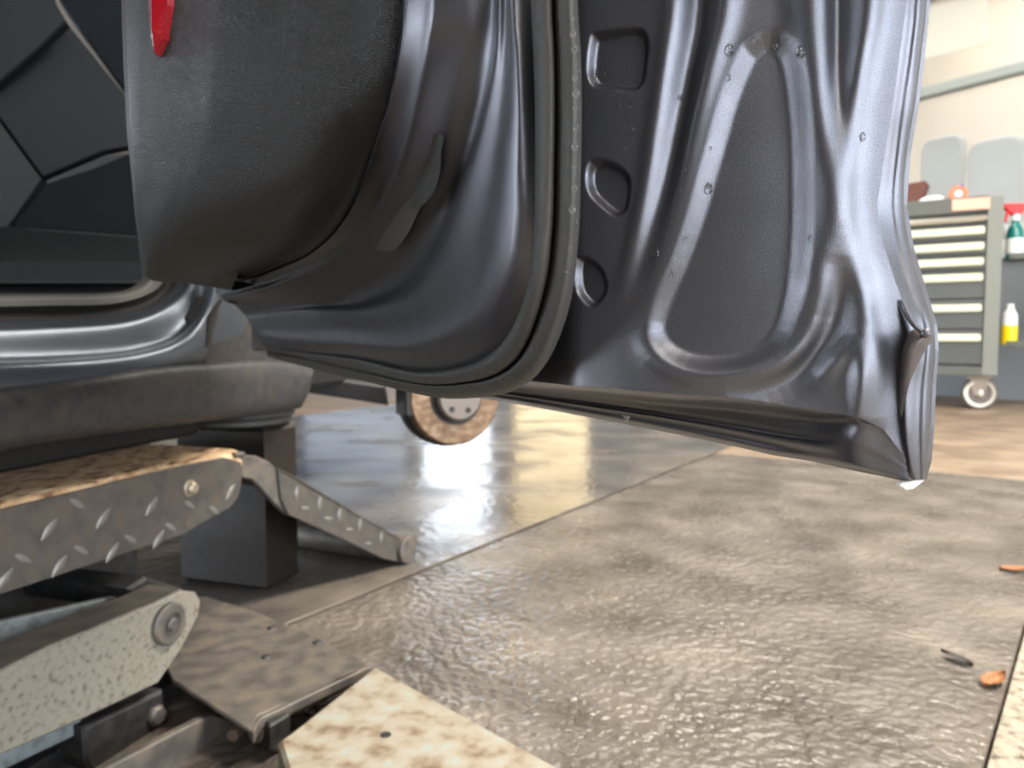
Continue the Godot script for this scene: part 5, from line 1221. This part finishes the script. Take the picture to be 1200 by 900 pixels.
	part("arm_flange", prism([Vector3(0.098, 0.1712, 0.6592), Vector3(0.098, 0.1629, 0.4689), Vector3(0.098, 0.1663, 0.4142), Vector3(0.098, 0.1635, 0.2778), Vector3(0.098, 0.1649, 0.2303), Vector3(0.098, 0.1606, 0.2305), Vector3(0.098, 0.1574, 0.278), Vector3(0.098, 0.161, 0.4144), Vector3(0.098, 0.1579, 0.4691), Vector3(0.098, 0.1675, 0.6594)], Vector3(-0.055, 0, 0), 0.0015), M.dirty_steel, lift)
	var pv := [Vector3(0.1, 0.131, 0.2594)]
	b = Shape.new()
	b.lathe([Vector2(0, 0.012), Vector2(0.006, 0.0115), Vector2(0.008, 0.009), Vector2(0.008, 0.005), Vector2(0.0135, 0.005), Vector2(0.0145, 0.008), Vector2(0.023, 0.0075), Vector2(0.0255, 0.005), Vector2(0.0255, -0.002)], pv[0], Vector3.RIGHT, 36)
	part("pivot_bolt", b, M.dirty_steel, arm, "round pivot bolt with washer")
	part("inner_arm", prism([Vector3(0.01, 0.1676, 0.6164), Vector3(0.01, 0.174, 0.4012), Vector3(0.01, 0.1647, 0.3402), Vector3(0.01, 0.1497, 0.2368), Vector3(0.01, 0.1282, 0.2363), Vector3(0.01, 0.1261, 0.3076), Vector3(0.01, 0.1342, 0.403), Vector3(0.01, 0.133, 0.6181)], Vector3(-0.012, 0, 0), 0.002), M.grey_green_paint, lift, "bluish grey inner arm")
	part("cross_tube", prism([Vector3(0.035, 0.1657, 0.254), Vector3(0.035, 0.1716, 0.2235), Vector3(0.035, 0.1354, 0.16), Vector3(0.035, 0.1229, 0.1653), Vector3(0.035, 0.133, 0.2417)], Vector3(-0.25, 0, 0), 0.004), M.oily_black, lift)
	part("lower_arm", prism([Vector3(0.07, 0.0894, 0.6496), Vector3(0.07, 0.0669, 0.4518), Vector3(0.07, 0.0552, 0.3571), Vector3(0.07, 0.0387, 0.3555), Vector3(0.07, 0.0471, 0.4526), Vector3(0.07, 0.0701, 0.6505)], Vector3(-0.03, 0, 0), 0.002), M.grey_green_paint, lift)
	part("cylinder_block", prism([Vector3(0.085, 0.0536, 0.3684), Vector3(0.085, 0.0431, 0.2523), Vector3(0.085, -0.0011, 0.2469), Vector3(0.085, -0.0184, 0.2686), Vector3(0.085, -0.0036, 0.3597), Vector3(0.085, 0.0165, 0.3677)], Vector3(-0.1, 0, 0), 0.004), M.oily_black, lift)
	b = Shape.new()
	var nut := [Vector3(0.085, 0.0176, 0.2672)]
	b.lathe([Vector2(0, 0.008), Vector2(0.01, 0.008), Vector2(0.013, 0.004), Vector2(0.013, -0.002)], nut[0], Vector3.RIGHT, 6)
	part("cylinder_nut", b, M.dirty_steel, lift)
	part("edge_guard", prism([Vector3(0.17, 0.0537, 0.4967), Vector3(0.17, 0.0511, 0.4231), Vector3(0.17, 0.0351, 0.285), Vector3(0.17, 0.0294, 0.265), Vector3(0.17, 0.0043, 0.2293), Vector3(0.17, -0.0379, 0.1946), Vector3(0.17, -0.0849, 0.1608), Vector3(0.17, -0.1648, 0.1597)], Vector3(-0.012, 0, 0), 0.002), M.dirty_steel, lift, "brown steel plate standing on edge")
	# base covers on the floor
	part("cover_plate", prism([Vector3(-0.2407, 0.05, -0.0128), Vector3(-0.0796, 0.05, -0.0221), Vector3(0.0339, 0.05, 0.0057), Vector3(0.172, 0.05, 0.0599), Vector3(0.2975, 0.05, 0.1202), Vector3(0.295, 0.05, 0.1529), Vector3(0.2447, 0.05, 0.28), Vector3(0.2581, 0.05, 0.311), Vector3(0.0854, 0.05, 0.2383)], Vector3(0, -0.006, 0), 0.0015), M.dirty_steel, lift, "brown steel cover plate on the base")
	for p in [Vector3(0.1562, 0.05, 0.1451), Vector3(0.1945, 0.05, 0.0814), Vector3(0.1, 0.05, 0.057)]:
		var bh := Shape.new()
		bh.lathe([Vector2(0, 0.002), Vector2(0.005, 0.002), Vector2(0.007, 0.0)], p, Vector3.UP, 14)
		part("rivet", bh, M.oily_black, lift)
	part("inner_panel", boxes([[Vector3(-0.16, 0.11, 0.85), Vector3(0.012, 0.19, 1.6)]], 0.002), M.oily_black, lift)
	part("cover_lip", prism([Vector3(0.2581, 0.05, 0.311), Vector3(0.2447, 0.05, 0.28), Vector3(0.2975, 0.05, 0.1202), Vector3(0.3035, 0.05, 0.1263), Vector3(0.2532, 0.05, 0.2853), Vector3(0.2662, 0.05, 0.3158)], Vector3(0, -0.012, 0), 0.001), M.dirty_steel, lift)
	part("base_cover", prism([Vector3(0.3058, 0.055, 0.3267), Vector3(0.3075, 0.055, 0.308), Vector3(0.3141, 0.055, 0.1319), Vector3(0.4385, 0.055, 0.1961), Vector3(0.5397, 0.055, 0.2484), Vector3(0.606, 0.055, 0.2826), Vector3(0.7124, 0.055, 0.3515), Vector3(0.6, 0.055, 0.5047), Vector3(0.4224, 0.055, 0.4485)], Vector3(0, -0.05, 0), 0.004), M.dirty_base_paint, lift, "chipped off-white base cover with a small hole")
	var ho := Shape.new()
	var hp := [Vector3(0.4081, 0.0555, 0.2808)]
	ho.lathe([Vector2(0, 0.0006), Vector2(0.0055, 0.0006), Vector2(0.006, 0.0)], hp[0], Vector3.UP, 16)
	part("screw_hole", ho, M.black_gap, lift)
	part("base_frame", boxes([[Vector3(-0.3, 0.012, 0.9), Vector3(0.7, 0.02, 1.6)]], 0.002), M.oily_black, lift)
	var c1 := [Vector3(0.2472, 0.03, 0.2871), Vector3(0.2413, 0.03, 0.2509), Vector3(0.2469, 0.03, 0.2253), Vector3(0.2534, 0.03, 0.2029), Vector3(0.2638, 0.03, 0.1735), Vector3(0.2735, 0.03, 0.1404), Vector3(0.2807, 0.03, 0.0953)]
	var hs := Shape.new()
	hs.tube(spline(c1, 3), 0.009, 10)
	part("hose", hs, M.hose_rubber, lift, "thick brown hydraulic hose")
	var c2 := []
	for p in c1:
		c2.append(p + Vector3(-0.022, 0.002, 0.012))
	hs = Shape.new()
	hs.tube(spline(c2, 3), 0.007, 10)
	part("hose", hs, M.hose_rubber, lift)
	part("cable_clip", prism([Vector3(0.2446, 0.045, 0.274), Vector3(0.2523, 0.045, 0.246), Vector3(0.2715, 0.045, 0.2567), Vector3(0.2669, 0.045, 0.2885)], Vector3(0, -0.03, 0), 0.002), M.oily_black, lift)
	# jacking post with its rubber pad under the sill
	var w := [Vector3(-0.2052, 0, -0.1016), Vector3(-0.0173, 0, -0.1881)]
	var post := Node3D.new()
	post.name = "jacking_post"
	post.position = w[1]
	lift.add_child(post)
	part("column", boxes([[Vector3(-0.18, 0.155, -0.06), Vector3(0.2, 0.31, 0.1)]], 0.008), M.post_paint, post)
	var pd := Shape.new()
	for k in 2:
		pd.lathe([Vector2(0, 0.014 * k + 0.014), Vector2(0.106 + 0.006 * k, 0.014 * k + 0.014), Vector2(0.11 + 0.006 * k, 0.014 * k + 0.01), Vector2(0.11 + 0.006 * k, 0.014 * k + 0.004), Vector2(0.104 + 0.006 * k, 0.014 * k), Vector2(0, 0.014 * k)], Vector3(-0.185, 0.312, -0.06), Vector3.UP, 36)
	part("rubber_pad", pd, M.rubber, post, "stacked black rubber pad")


# ---------------------------------------------------------------- tool cabinet
func build_cabinet() -> void:
	var zf := -5.85
	var q := [Vector3(-0.02, 1.39, -5.85), Vector3(-0.0743, 0.2225, -5.85), Vector3(-0.0838, 0.2222, -5.85), Vector3(-0.5832, 1.4122, -5.85)]
	var right: float = q[0].x
	var rail: float = -0.1051
	var left := right - 0.95
	var top: float = q[0].y
	var low: float = q[1].y
	var deep := 0.5
	var t := thing("tool_cabinet", "grey wheeled tool cabinet with cream drawer handles against the wall", "cabinet", Transform3D(Basis(), Vector3((left + right) / 2, 0, zf)))
	var ox := -(left + right) / 2
	var inner := left + (right - rail)
	part("body", boxes([[Vector3((left + right) / 2 + ox, (top + low) / 2, -deep / 2 - 0.012), Vector3(right - left - 0.02, top - low - 0.02, deep)]], 0.004), M.drawer_grey, t)
	part("corner_post", boxes([[Vector3((rail + right) / 2 + ox, (top + low) / 2, -0.01), Vector3(right - rail, top - low, 0.06)]], 0.008), M.cabinet_light, t)
	part("corner_post", boxes([[Vector3((left + inner) / 2 + ox, (top + low) / 2, -0.01), Vector3(right - rail, top - low, 0.06)]], 0.008), M.cabinet_light, t)
	var ys := [Vector3(-0.1133, 1.3994, -5.85), Vector3(-0.1099, 1.295, -5.85), Vector3(-0.1091, 1.2729, -5.85), Vector3(-0.1079, 1.2344, -5.85)]
	part("top_tray", boxes([[Vector3((inner + rail) / 2 + ox, (ys[0].y + ys[1].y) / 2, -0.005), Vector3(rail - inner, ys[0].y - ys[1].y, 0.05)]], 0.006), M.cabinet_grey, t)
	part("top_rail", boxes([[Vector3((inner + rail) / 2 + ox, (ys[2].y + ys[3].y) / 2, 0.005), Vector3(rail - inner, ys[2].y - ys[3].y, 0.05)]], 0.01), M.castor_steel, t)
	part("top_mat", boxes([[Vector3((left + right) / 2 + ox, top - 0.006, -deep / 2), Vector3(right - left - 0.04, 0.012, deep - 0.02)]], 0.003), M.drawer_grey, t)
	part("plinth", boxes([[Vector3((inner + rail) / 2 + ox, low + 0.03, 0.0), Vector3(rail - inner, 0.06, 0.04)]], 0.004), M.cabinet_grey, t)
	var hy := [Vector3(-0.1059, 1.1738, -5.85), Vector3(-0.1025, 1.0716, -5.85), Vector3(-0.0992, 0.9721, -5.85), Vector3(-0.0958, 0.8696, -5.85), Vector3(-0.0891, 0.6696, -5.85), Vector3(-0.0826, 0.4744, -5.85)]
	var bounds := [Vector3(-0.1075, 1.2234, -5.85), Vector3(-0.1042, 1.1241, -5.85), Vector3(-0.1009, 1.0246, -5.85), Vector3(-0.0975, 0.9222, -5.85), Vector3(-0.0941, 0.8196, -5.85), Vector3(-0.0845, 0.5302, -5.85), Vector3(-0.0775, 0.3178, -5.85)]
	bounds = [Vector3(-0.1073, 1.2179, -5.85), Vector3(-0.104, 1.1186, -5.85), Vector3(-0.1007, 1.0191, -5.85), Vector3(-0.0974, 0.9195, -5.85), Vector3(-0.0912, 0.7307, -5.85), Vector3(-0.0845, 0.5302, -5.85), Vector3(-0.0767, 0.2954, -5.85)]
	for i in 6:
		var d := part("drawer", boxes([[Vector3((inner + rail) / 2 + ox, (bounds[i].y + bounds[i + 1].y) / 2, -0.0), Vector3(rail - inner - 0.012, bounds[i].y - bounds[i + 1].y - 0.008, 0.03)]], 0.004), M.drawer_grey, t)
		part("handle", boxes([[Vector3((inner + rail) / 2 + ox - 0.004, hy[i].y, 0.026), Vector3(rail - inner - 0.02, 0.05, 0.026)]], 0.009), M.handle_cream, d, "long cream handle strip")
	var lp := [Vector3(-0.3085, 1.3874, -5.825), Vector3(-0.0984, 1.3832, -5.825), Vector3(-0.0961, 1.3121, -5.825), Vector3(-0.3063, 1.3147, -5.825)]
	var shp := []
	for p in lp:
		shp.append(Vector3(p.x + ox, p.y, 0.022))
	part("name_plate", prism(shp, Vector3(0, 0, 0.005), 0.001), M.salmon_plate, t, "plain salmon coloured plate")
	# castors
	for cx in [right - 0.1, left + 0.1]:
		for cz in [-0.08, -deep + 0.08]:
			var c := Node3D.new()
			c.name = "castor"
			c.position = Vector3(cx + ox, 0, cz)
			t.add_child(c, true)
			var s := Shape.new()
			s.lathe([Vector2(0, 0.022), Vector2(0.07, 0.022), Vector2(0.078, 0.03), Vector2(0.1, 0.03), Vector2(0.105, 0.02), Vector2(0.105, -0.02), Vector2(0.1, -0.03), Vector2(0.078, -0.03), Vector2(0.07, -0.022), Vector2(0, -0.022)], Vector3(0, 0.105, 0), Vector3(0.25, 0, 1), 32)
			part("wheel", s, M.castor_wheel, c)
			s = Shape.new()
			s.lathe([Vector2(0.072, 0.033), Vector2(0.09, 0.034), Vector2(0.094, 0.031)], Vector3(0, 0.105, 0), Vector3(0.25, 0, 1), 32)
			s.lathe([Vector2(0, 0.048), Vector2(0.022, 0.046), Vector2(0.026, 0.03)], Vector3(0, 0.105, 0), Vector3(0.25, 0, 1), 20)
			part("wheel_ring", s, M.castor_steel, c)
			s = Shape.new()
			for k in [-1, 1]:
				s.prism([Vector3(-0.06, low - 0.005, 0.042 * k), Vector3(0.06, low - 0.005, 0.042 * k), Vector3(0.03, 0.09, 0.042 * k), Vector3(-0.03, 0.09, 0.042 * k)], Vector3(0, 0, -0.006 * k), 0.001)
			s.box(Vector3(0, low - 0.01, 0), Vector3(0.14, 0.02, 0.1), 0.003)
			part("fork", s, M.castor_steel, c)
	# wire trays on the right side
	var sh := [Vector3(0.0553, 1, -6.05), Vector3(0.037, 0.4287, -6.05)]
	for k in 2:
		var tr := thing("side_tray", ["grey metal tray at the cabinet's side under the teal spray bottle", "lower grey metal tray at the cabinet's side under the yellow bottle"][k], "tray", Transform3D(Basis(), Vector3(right + 0.18, sh[k].y, -6.05)))
		part("tray_floor", boxes([[Vector3(0, -0.007, 0), Vector3(0.28, 0.01, 0.24)]], 0.002), M.cabinet_grey, tr)
		part("tray_rail", boxes([[Vector3(0, 0.012, 0.115), Vector3(0.28, 0.03, 0.006)]], 0.002), M.cabinet_grey, tr)
	# things on top and in the trays
	var wedge := single("tool_holder", prism([Vector3(-0.6681, 1.633, -6), Vector3(-0.4887, 1.6528, -6), Vector3(-0.4618, 1.6206, -6), Vector3(-0.5096, 1.4802, -6), Vector3(-0.6639, 1.4842, -6)], Vector3(0, 0, -0.12), 0.01), M.brown_plastic, "dark red brown holder leaning on the cabinet top beside the car door's edge", "holder")
	settle(wedge, top + 0.002)
	var cl := Shape.new()
	var rows := []
	for i in 9:
		var row := PackedVector3Array()
		for j in 13:
			var a := TAU * j / 12
			var k := sin(PI * i / 8.0)
			row.append(Vector3(cos(a) * 0.075 * k * (1.0 + 0.2 * sin(a * 3)), 0.022 * (1.0 - cos(PI * i / 8.0)) * (1.0 + 0.4 * sin(a * 2 + 1.0)), sin(a) * 0.06 * k))
		rows.append(row)
	cl.grid(rows, Vector3(0, 50, 0), true)
	var cp := [Vector3(-0.4202, 1.4794, -5.98), Vector3(-0.2838, 1.4767, -5.98)]
	var cloth := single("cloth", cl, M.white_cloth, "crumpled white cloth lying on the tool cabinet", "cloth")
	cloth.position = Vector3(cp[0].x - 0.02, top, -5.98)
	var roll := thing("tape_roll", "small roll in orange, white and blue on the tool cabinet", "tape", Transform3D(Basis(), Vector3(cp[1].x, top, -5.98)))
	var rs := Shape.new()
	rs.lathe([Vector2(0.03, 0.028), Vector2(0.052, 0.028), Vector2(0.055, 0.024), Vector2(0.055, -0.024), Vector2(0.052, -0.028), Vector2(0.03, -0.028)], Vector3(0, 0.055, 0), Vector3(0.2, 0, 1), 28)
	part("wrapper", rs, M.orange_plastic, roll)
	rs = Shape.new()
	rs.lathe([Vector2(0, 0.03), Vector2(0.02, 0.03), Vector2(0.022, 0.028)], Vector3(0, 0.055, 0), Vector3(0.2, 0, 1), 20)
	part("core", rs, M.label_white, roll)
	rs = Shape.new()
	rs.box(Vector3(0.0, 0.1, 0.0), Vector3(0.06, 0.02, 0.05), 0.004)
	part("cap", rs, M.blue_plastic, roll)
	# spray bottle in the upper tray
	var sp := [Vector3(0.0485, 1.1966, -6.05), Vector3(0.0553, 1, -6.05), Vector3(0.0767, 1.4612, -6.05)]
	var bot := thing("spray_bottle", "teal spray bottle with red trigger head beside the tool cabinet", "bottle", Transform3D(Basis(Vector3.UP, 0.5), Vector3(sp[0].x, sh[0].y, -6.05)))
	var bh := 0.27
	rs = Shape.new()
	rs.lathe([Vector2(0, 0), Vector2(0.046, 0), Vector2(0.05, 0.006), Vector2(0.05, 0.15), Vector2(0.042, 0.2), Vector2(0.02, 0.24), Vector2(0.018, bh)], Vector3.ZERO, Vector3.UP, 24)
	part("bottle_body", flip(rs), M.teal_plastic, bot)
	rs = Shape.new()
	rs.lathe([Vector2(0.0505, 0.03), Vector2(0.051, 0.035), Vector2(0.051, 0.125), Vector2(0.0505, 0.13)], Vector3.ZERO, Vector3.UP, 24)
	part("label", flip(rs), M.label_white, bot)
	rs = Shape.new()
	rs.lathe([Vector2(0.022, bh - 0.02), Vector2(0.022, bh + 0.02), Vector2(0, bh + 0.02)], Vector3.ZERO, Vector3.UP, 20)
	part("collar", flip(rs), M.label_white, bot)
	rs = Shape.new()
	rs.prism([Vector3(-0.08, bh + 0.09, -0.02), Vector3(0.05, bh + 0.09, -0.02), Vector3(0.07, bh + 0.06, -0.02), Vector3(0.02, bh + 0.015, -0.02), Vector3(-0.03, bh + 0.015, -0.02), Vector3(-0.08, bh + 0.06, -0.02)], Vector3(0, 0, 0.04), 0.006)
	rs.prism([Vector3(-0.06, bh + 0.06, -0.008), Vector3(-0.04, bh + 0.06, -0.008), Vector3(-0.06, bh - 0.03, -0.008), Vector3(-0.072, bh - 0.03, -0.008)], Vector3(0, 0, 0.016), 0.002)
	part("trigger_head", rs, M.red_plastic, bot)
	var yb := [Vector3(0.037, 0.5654, -6.05)]
	var yel := thing("cleaner_bottle", "small yellow bottle with white top in the cabinet's lower side tray", "bottle", Transform3D(Basis(), Vector3(yb[0].x, sh[1].y, -6.05)))
	rs = Shape.new()
	rs.lathe([Vector2(0, 0), Vector2(0.044, 0), Vector2(0.048, 0.008), Vector2(0.048, 0.11), Vector2(0.046, 0.13)], Vector3.ZERO, Vector3.UP, 24)
	part("bottle_body", flip(rs), M.yellow_plastic, yel)
	rs = Shape.new()
	rs.lathe([Vector2(0.046, 0.13), Vector2(0.044, 0.2), Vector2(0.022, 0.24), Vector2(0.022, 0.27), Vector2(0, 0.27)], Vector3.ZERO, Vector3.UP, 24)
	part("cap", flip(rs), M.label_white, yel)


func flip(s: Shape) -> Shape:
	# a lathe whose profile climbs has its outside to the left: turn normals outward
	return s


func settle(o: MeshInstance3D, y: float) -> void:
	o.position.y += y - o.mesh.get_aabb().position.y


# ---------------------------------------------------------------- small things
func leaf_shape(length: float, width: float, curl: float) -> Shape:
	var rows := []
	for i in 9:
		var t := i / 8.0
		var w := width * 0.5 * sin(PI * pow(t, 0.8))
		var row := PackedVector3Array()
		for j in 5:
			var s := -1.0 + 0.5 * j
			row.append(Vector3((t - 0.5) * length, curl * (absf(s) * 0.6 + 0.5 * t * t) + 0.001, s * w))
		rows.append(row)
	var s := Shape.new()
	s.grid(rows, Vector3(0, 50, 0))
	return s


func build_small_things() -> void:
	var spots := [Vector3(0.0067, 0, -1.2155), Vector3(0.0388, 0, -1.8348), Vector3(-0.0407, 0, -1.2733), Vector3(-0.1542, 0, -1.5844)]
	var looks := [
		[0.055, 0.026, 0.012, 1.1, M.dry_leaf, "curled orange leaf against the pale kerb strip", "leaf", "dry_leaf"],
		[0.06, 0.03, 0.01, 0.3, M.dry_leaf, "brown dry leaf on the wet floor at the frame's right edge", "leaf", "dry_leaf"],
		[0.05, 0.02, 0.008, 2.6, M.dark_scrap, "dark wet scrap lying on the rough concrete floor", "scrap", "floor_scrap"],
	]
	for i in 3:
		var d: Array = looks[i]
		var o := single(d[7], leaf_shape(d[0], d[1], d[2]), d[4], d[5], d[6])
		o.position = spots[i] + Vector3(0, 0.0005, 0)
		o.rotation.y = d[3]
	# water droplets clinging to the door
	var dw := Transform3D(Basis(Vector3.UP, -0.56479), Vector3(-0.0217, 0, -0.2482))
	var s := Shape.new()
	var rows := []
	for i in 11:
		var t := i / 10.0 * PI / 2
		var row := PackedVector3Array()
		for j in 25:
			var a := TAU * j / 24
			row.append(Vector3(cos(a) * sin(t), sin(a) * sin(t) * (1.3 if sin(a) > 0 else 1.0), cos(t) * 0.75))
		rows.append(row)
	s.grid(rows, Vector3(0, 0, 50), true)
	var rim := []
	for j in 24:
		rim.append(rows[-1][j])
	s.face(rim, Vector3(0, 0, -1))
	var dm := s.mesh()
	var ds := [Vector2(0.0539, 0.564), Vector2(0.0342, 0.5613), Vector2(0.054, 0.5564), Vector2(0.0834, 0.5513), Vector2(0.083, 0.5442), Vector2(0.0873, 0.5521), Vector2(0.0844, 0.5387), Vector2(0.0942, 0.5563), Vector2(0.0893, 0.5558), Vector2(0.0927, 0.5478), Vector2(0.0934, 0.5632), Vector2(0.0963, 0.564), Vector2(0.0594, 0.5247), Vector2(0.0663, 0.5303), Vector2(0.0675, 0.5237), Vector2(0.0748, 0.506), Vector2(0.0704, 0.5147), Vector2(0.0697, 0.5182), Vector2(0.066, 0.5098), Vector2(0.07, 0.4991), Vector2(0.0792, 0.5613), Vector2(0.0745, 0.505), Vector2(0.0678, 0.5484), Vector2(0.0686, 0.5528), Vector2(0.0657, 0.5617), Vector2(0.0406, 0.5647), Vector2(0.0468, 0.5667), Vector2(0.0588, 0.5362), Vector2(0.0167, 0.537), Vector2(0.0417, 0.5001), Vector2(0.0752, 0.4932), Vector2(0.0895, 0.5839), Vector2(0.0892, 0.5779), Vector2(0.056, 0.5753), Vector2(0.0304, 0.5086), Vector2(0.0594, 0.5691)]
	var sz := [11, 11, 7, 8, 11, 6, 5, 6, 5, 4, 8, 8, 11, 7, 5, 11, 6, 6, 5, 6, 4, 8, 8, 6, 5, 6, 6, 4, 8, 4, 4, 5, 5, 5, 4, 4]
	for i in ds.size():
		var o := MeshInstance3D.new()
		o.name = numbered("water_droplet")
		o.mesh = dm
		o.material_override = M.clear_water
		tag(o, "tiny clear water droplet clinging to the dark metal of the car door", "droplet", "water droplets on the car door")
		var r: float = sz[i] * 0.00013
		var q := plan(ds[i].x)
		var n := Vector2(-q[1].y, q[1].x)
		var z := Vector3(-n.x, 0, n.y)
		var p := face_point(ds[i], -0.0001)
		o.transform = dw * Transform3D(Basis(Vector3.UP.cross(z).normalized() * r, Vector3.UP * r * 1.1, z * r), p)
		add_child(o, true)
	var es := [Vector3(-0.0382, 0.5686, 0.0926), Vector3(-0.0377, 0.5642, 0.0926), Vector3(-0.0367, 0.5597, 0.0926), Vector3(-0.0366, 0.556, 0.0926), Vector3(-0.0366, 0.5518, 0.0926), Vector3(-0.0361, 0.5475, 0.0926), Vector3(-0.0365, 0.5437, 0.0926), Vector3(-0.036, 0.5382, 0.0926), Vector3(-0.0364, 0.5331, 0.0926), Vector3(-0.0368, 0.5276, 0.0926), Vector3(-0.0368, 0.5216, 0.0926), Vector3(-0.0377, 0.5159, 0.0926), Vector3(-0.0401, 0.5056, 0.092), Vector3(-0.0431, 0.4986, 0.092), Vector3(-0.0394, 0.5549, 0.0905), Vector3(-0.0383, 0.543, 0.0905), Vector3(-0.0386, 0.5264, 0.0905), Vector3(-0.0399, 0.5125, 0.0905)]
	for i in es.size():
		var o := MeshInstance3D.new()
		o.name = numbered("water_droplet")
		o.mesh = dm
		o.material_override = M.clear_water
		tag(o, "tiny clear water droplet clinging to the rubber seal of the car door", "droplet", "water droplets on the rubber door seal")
		var r := 0.0007 + 0.0002 * (i % 3)
		var z := Vector3(0.75, 0, 0.66).normalized()
		o.transform = dw * Transform3D(Basis(Vector3.UP.cross(z).normalized() * r, Vector3.UP * r, z * r), es[i])
		add_child(o, true)
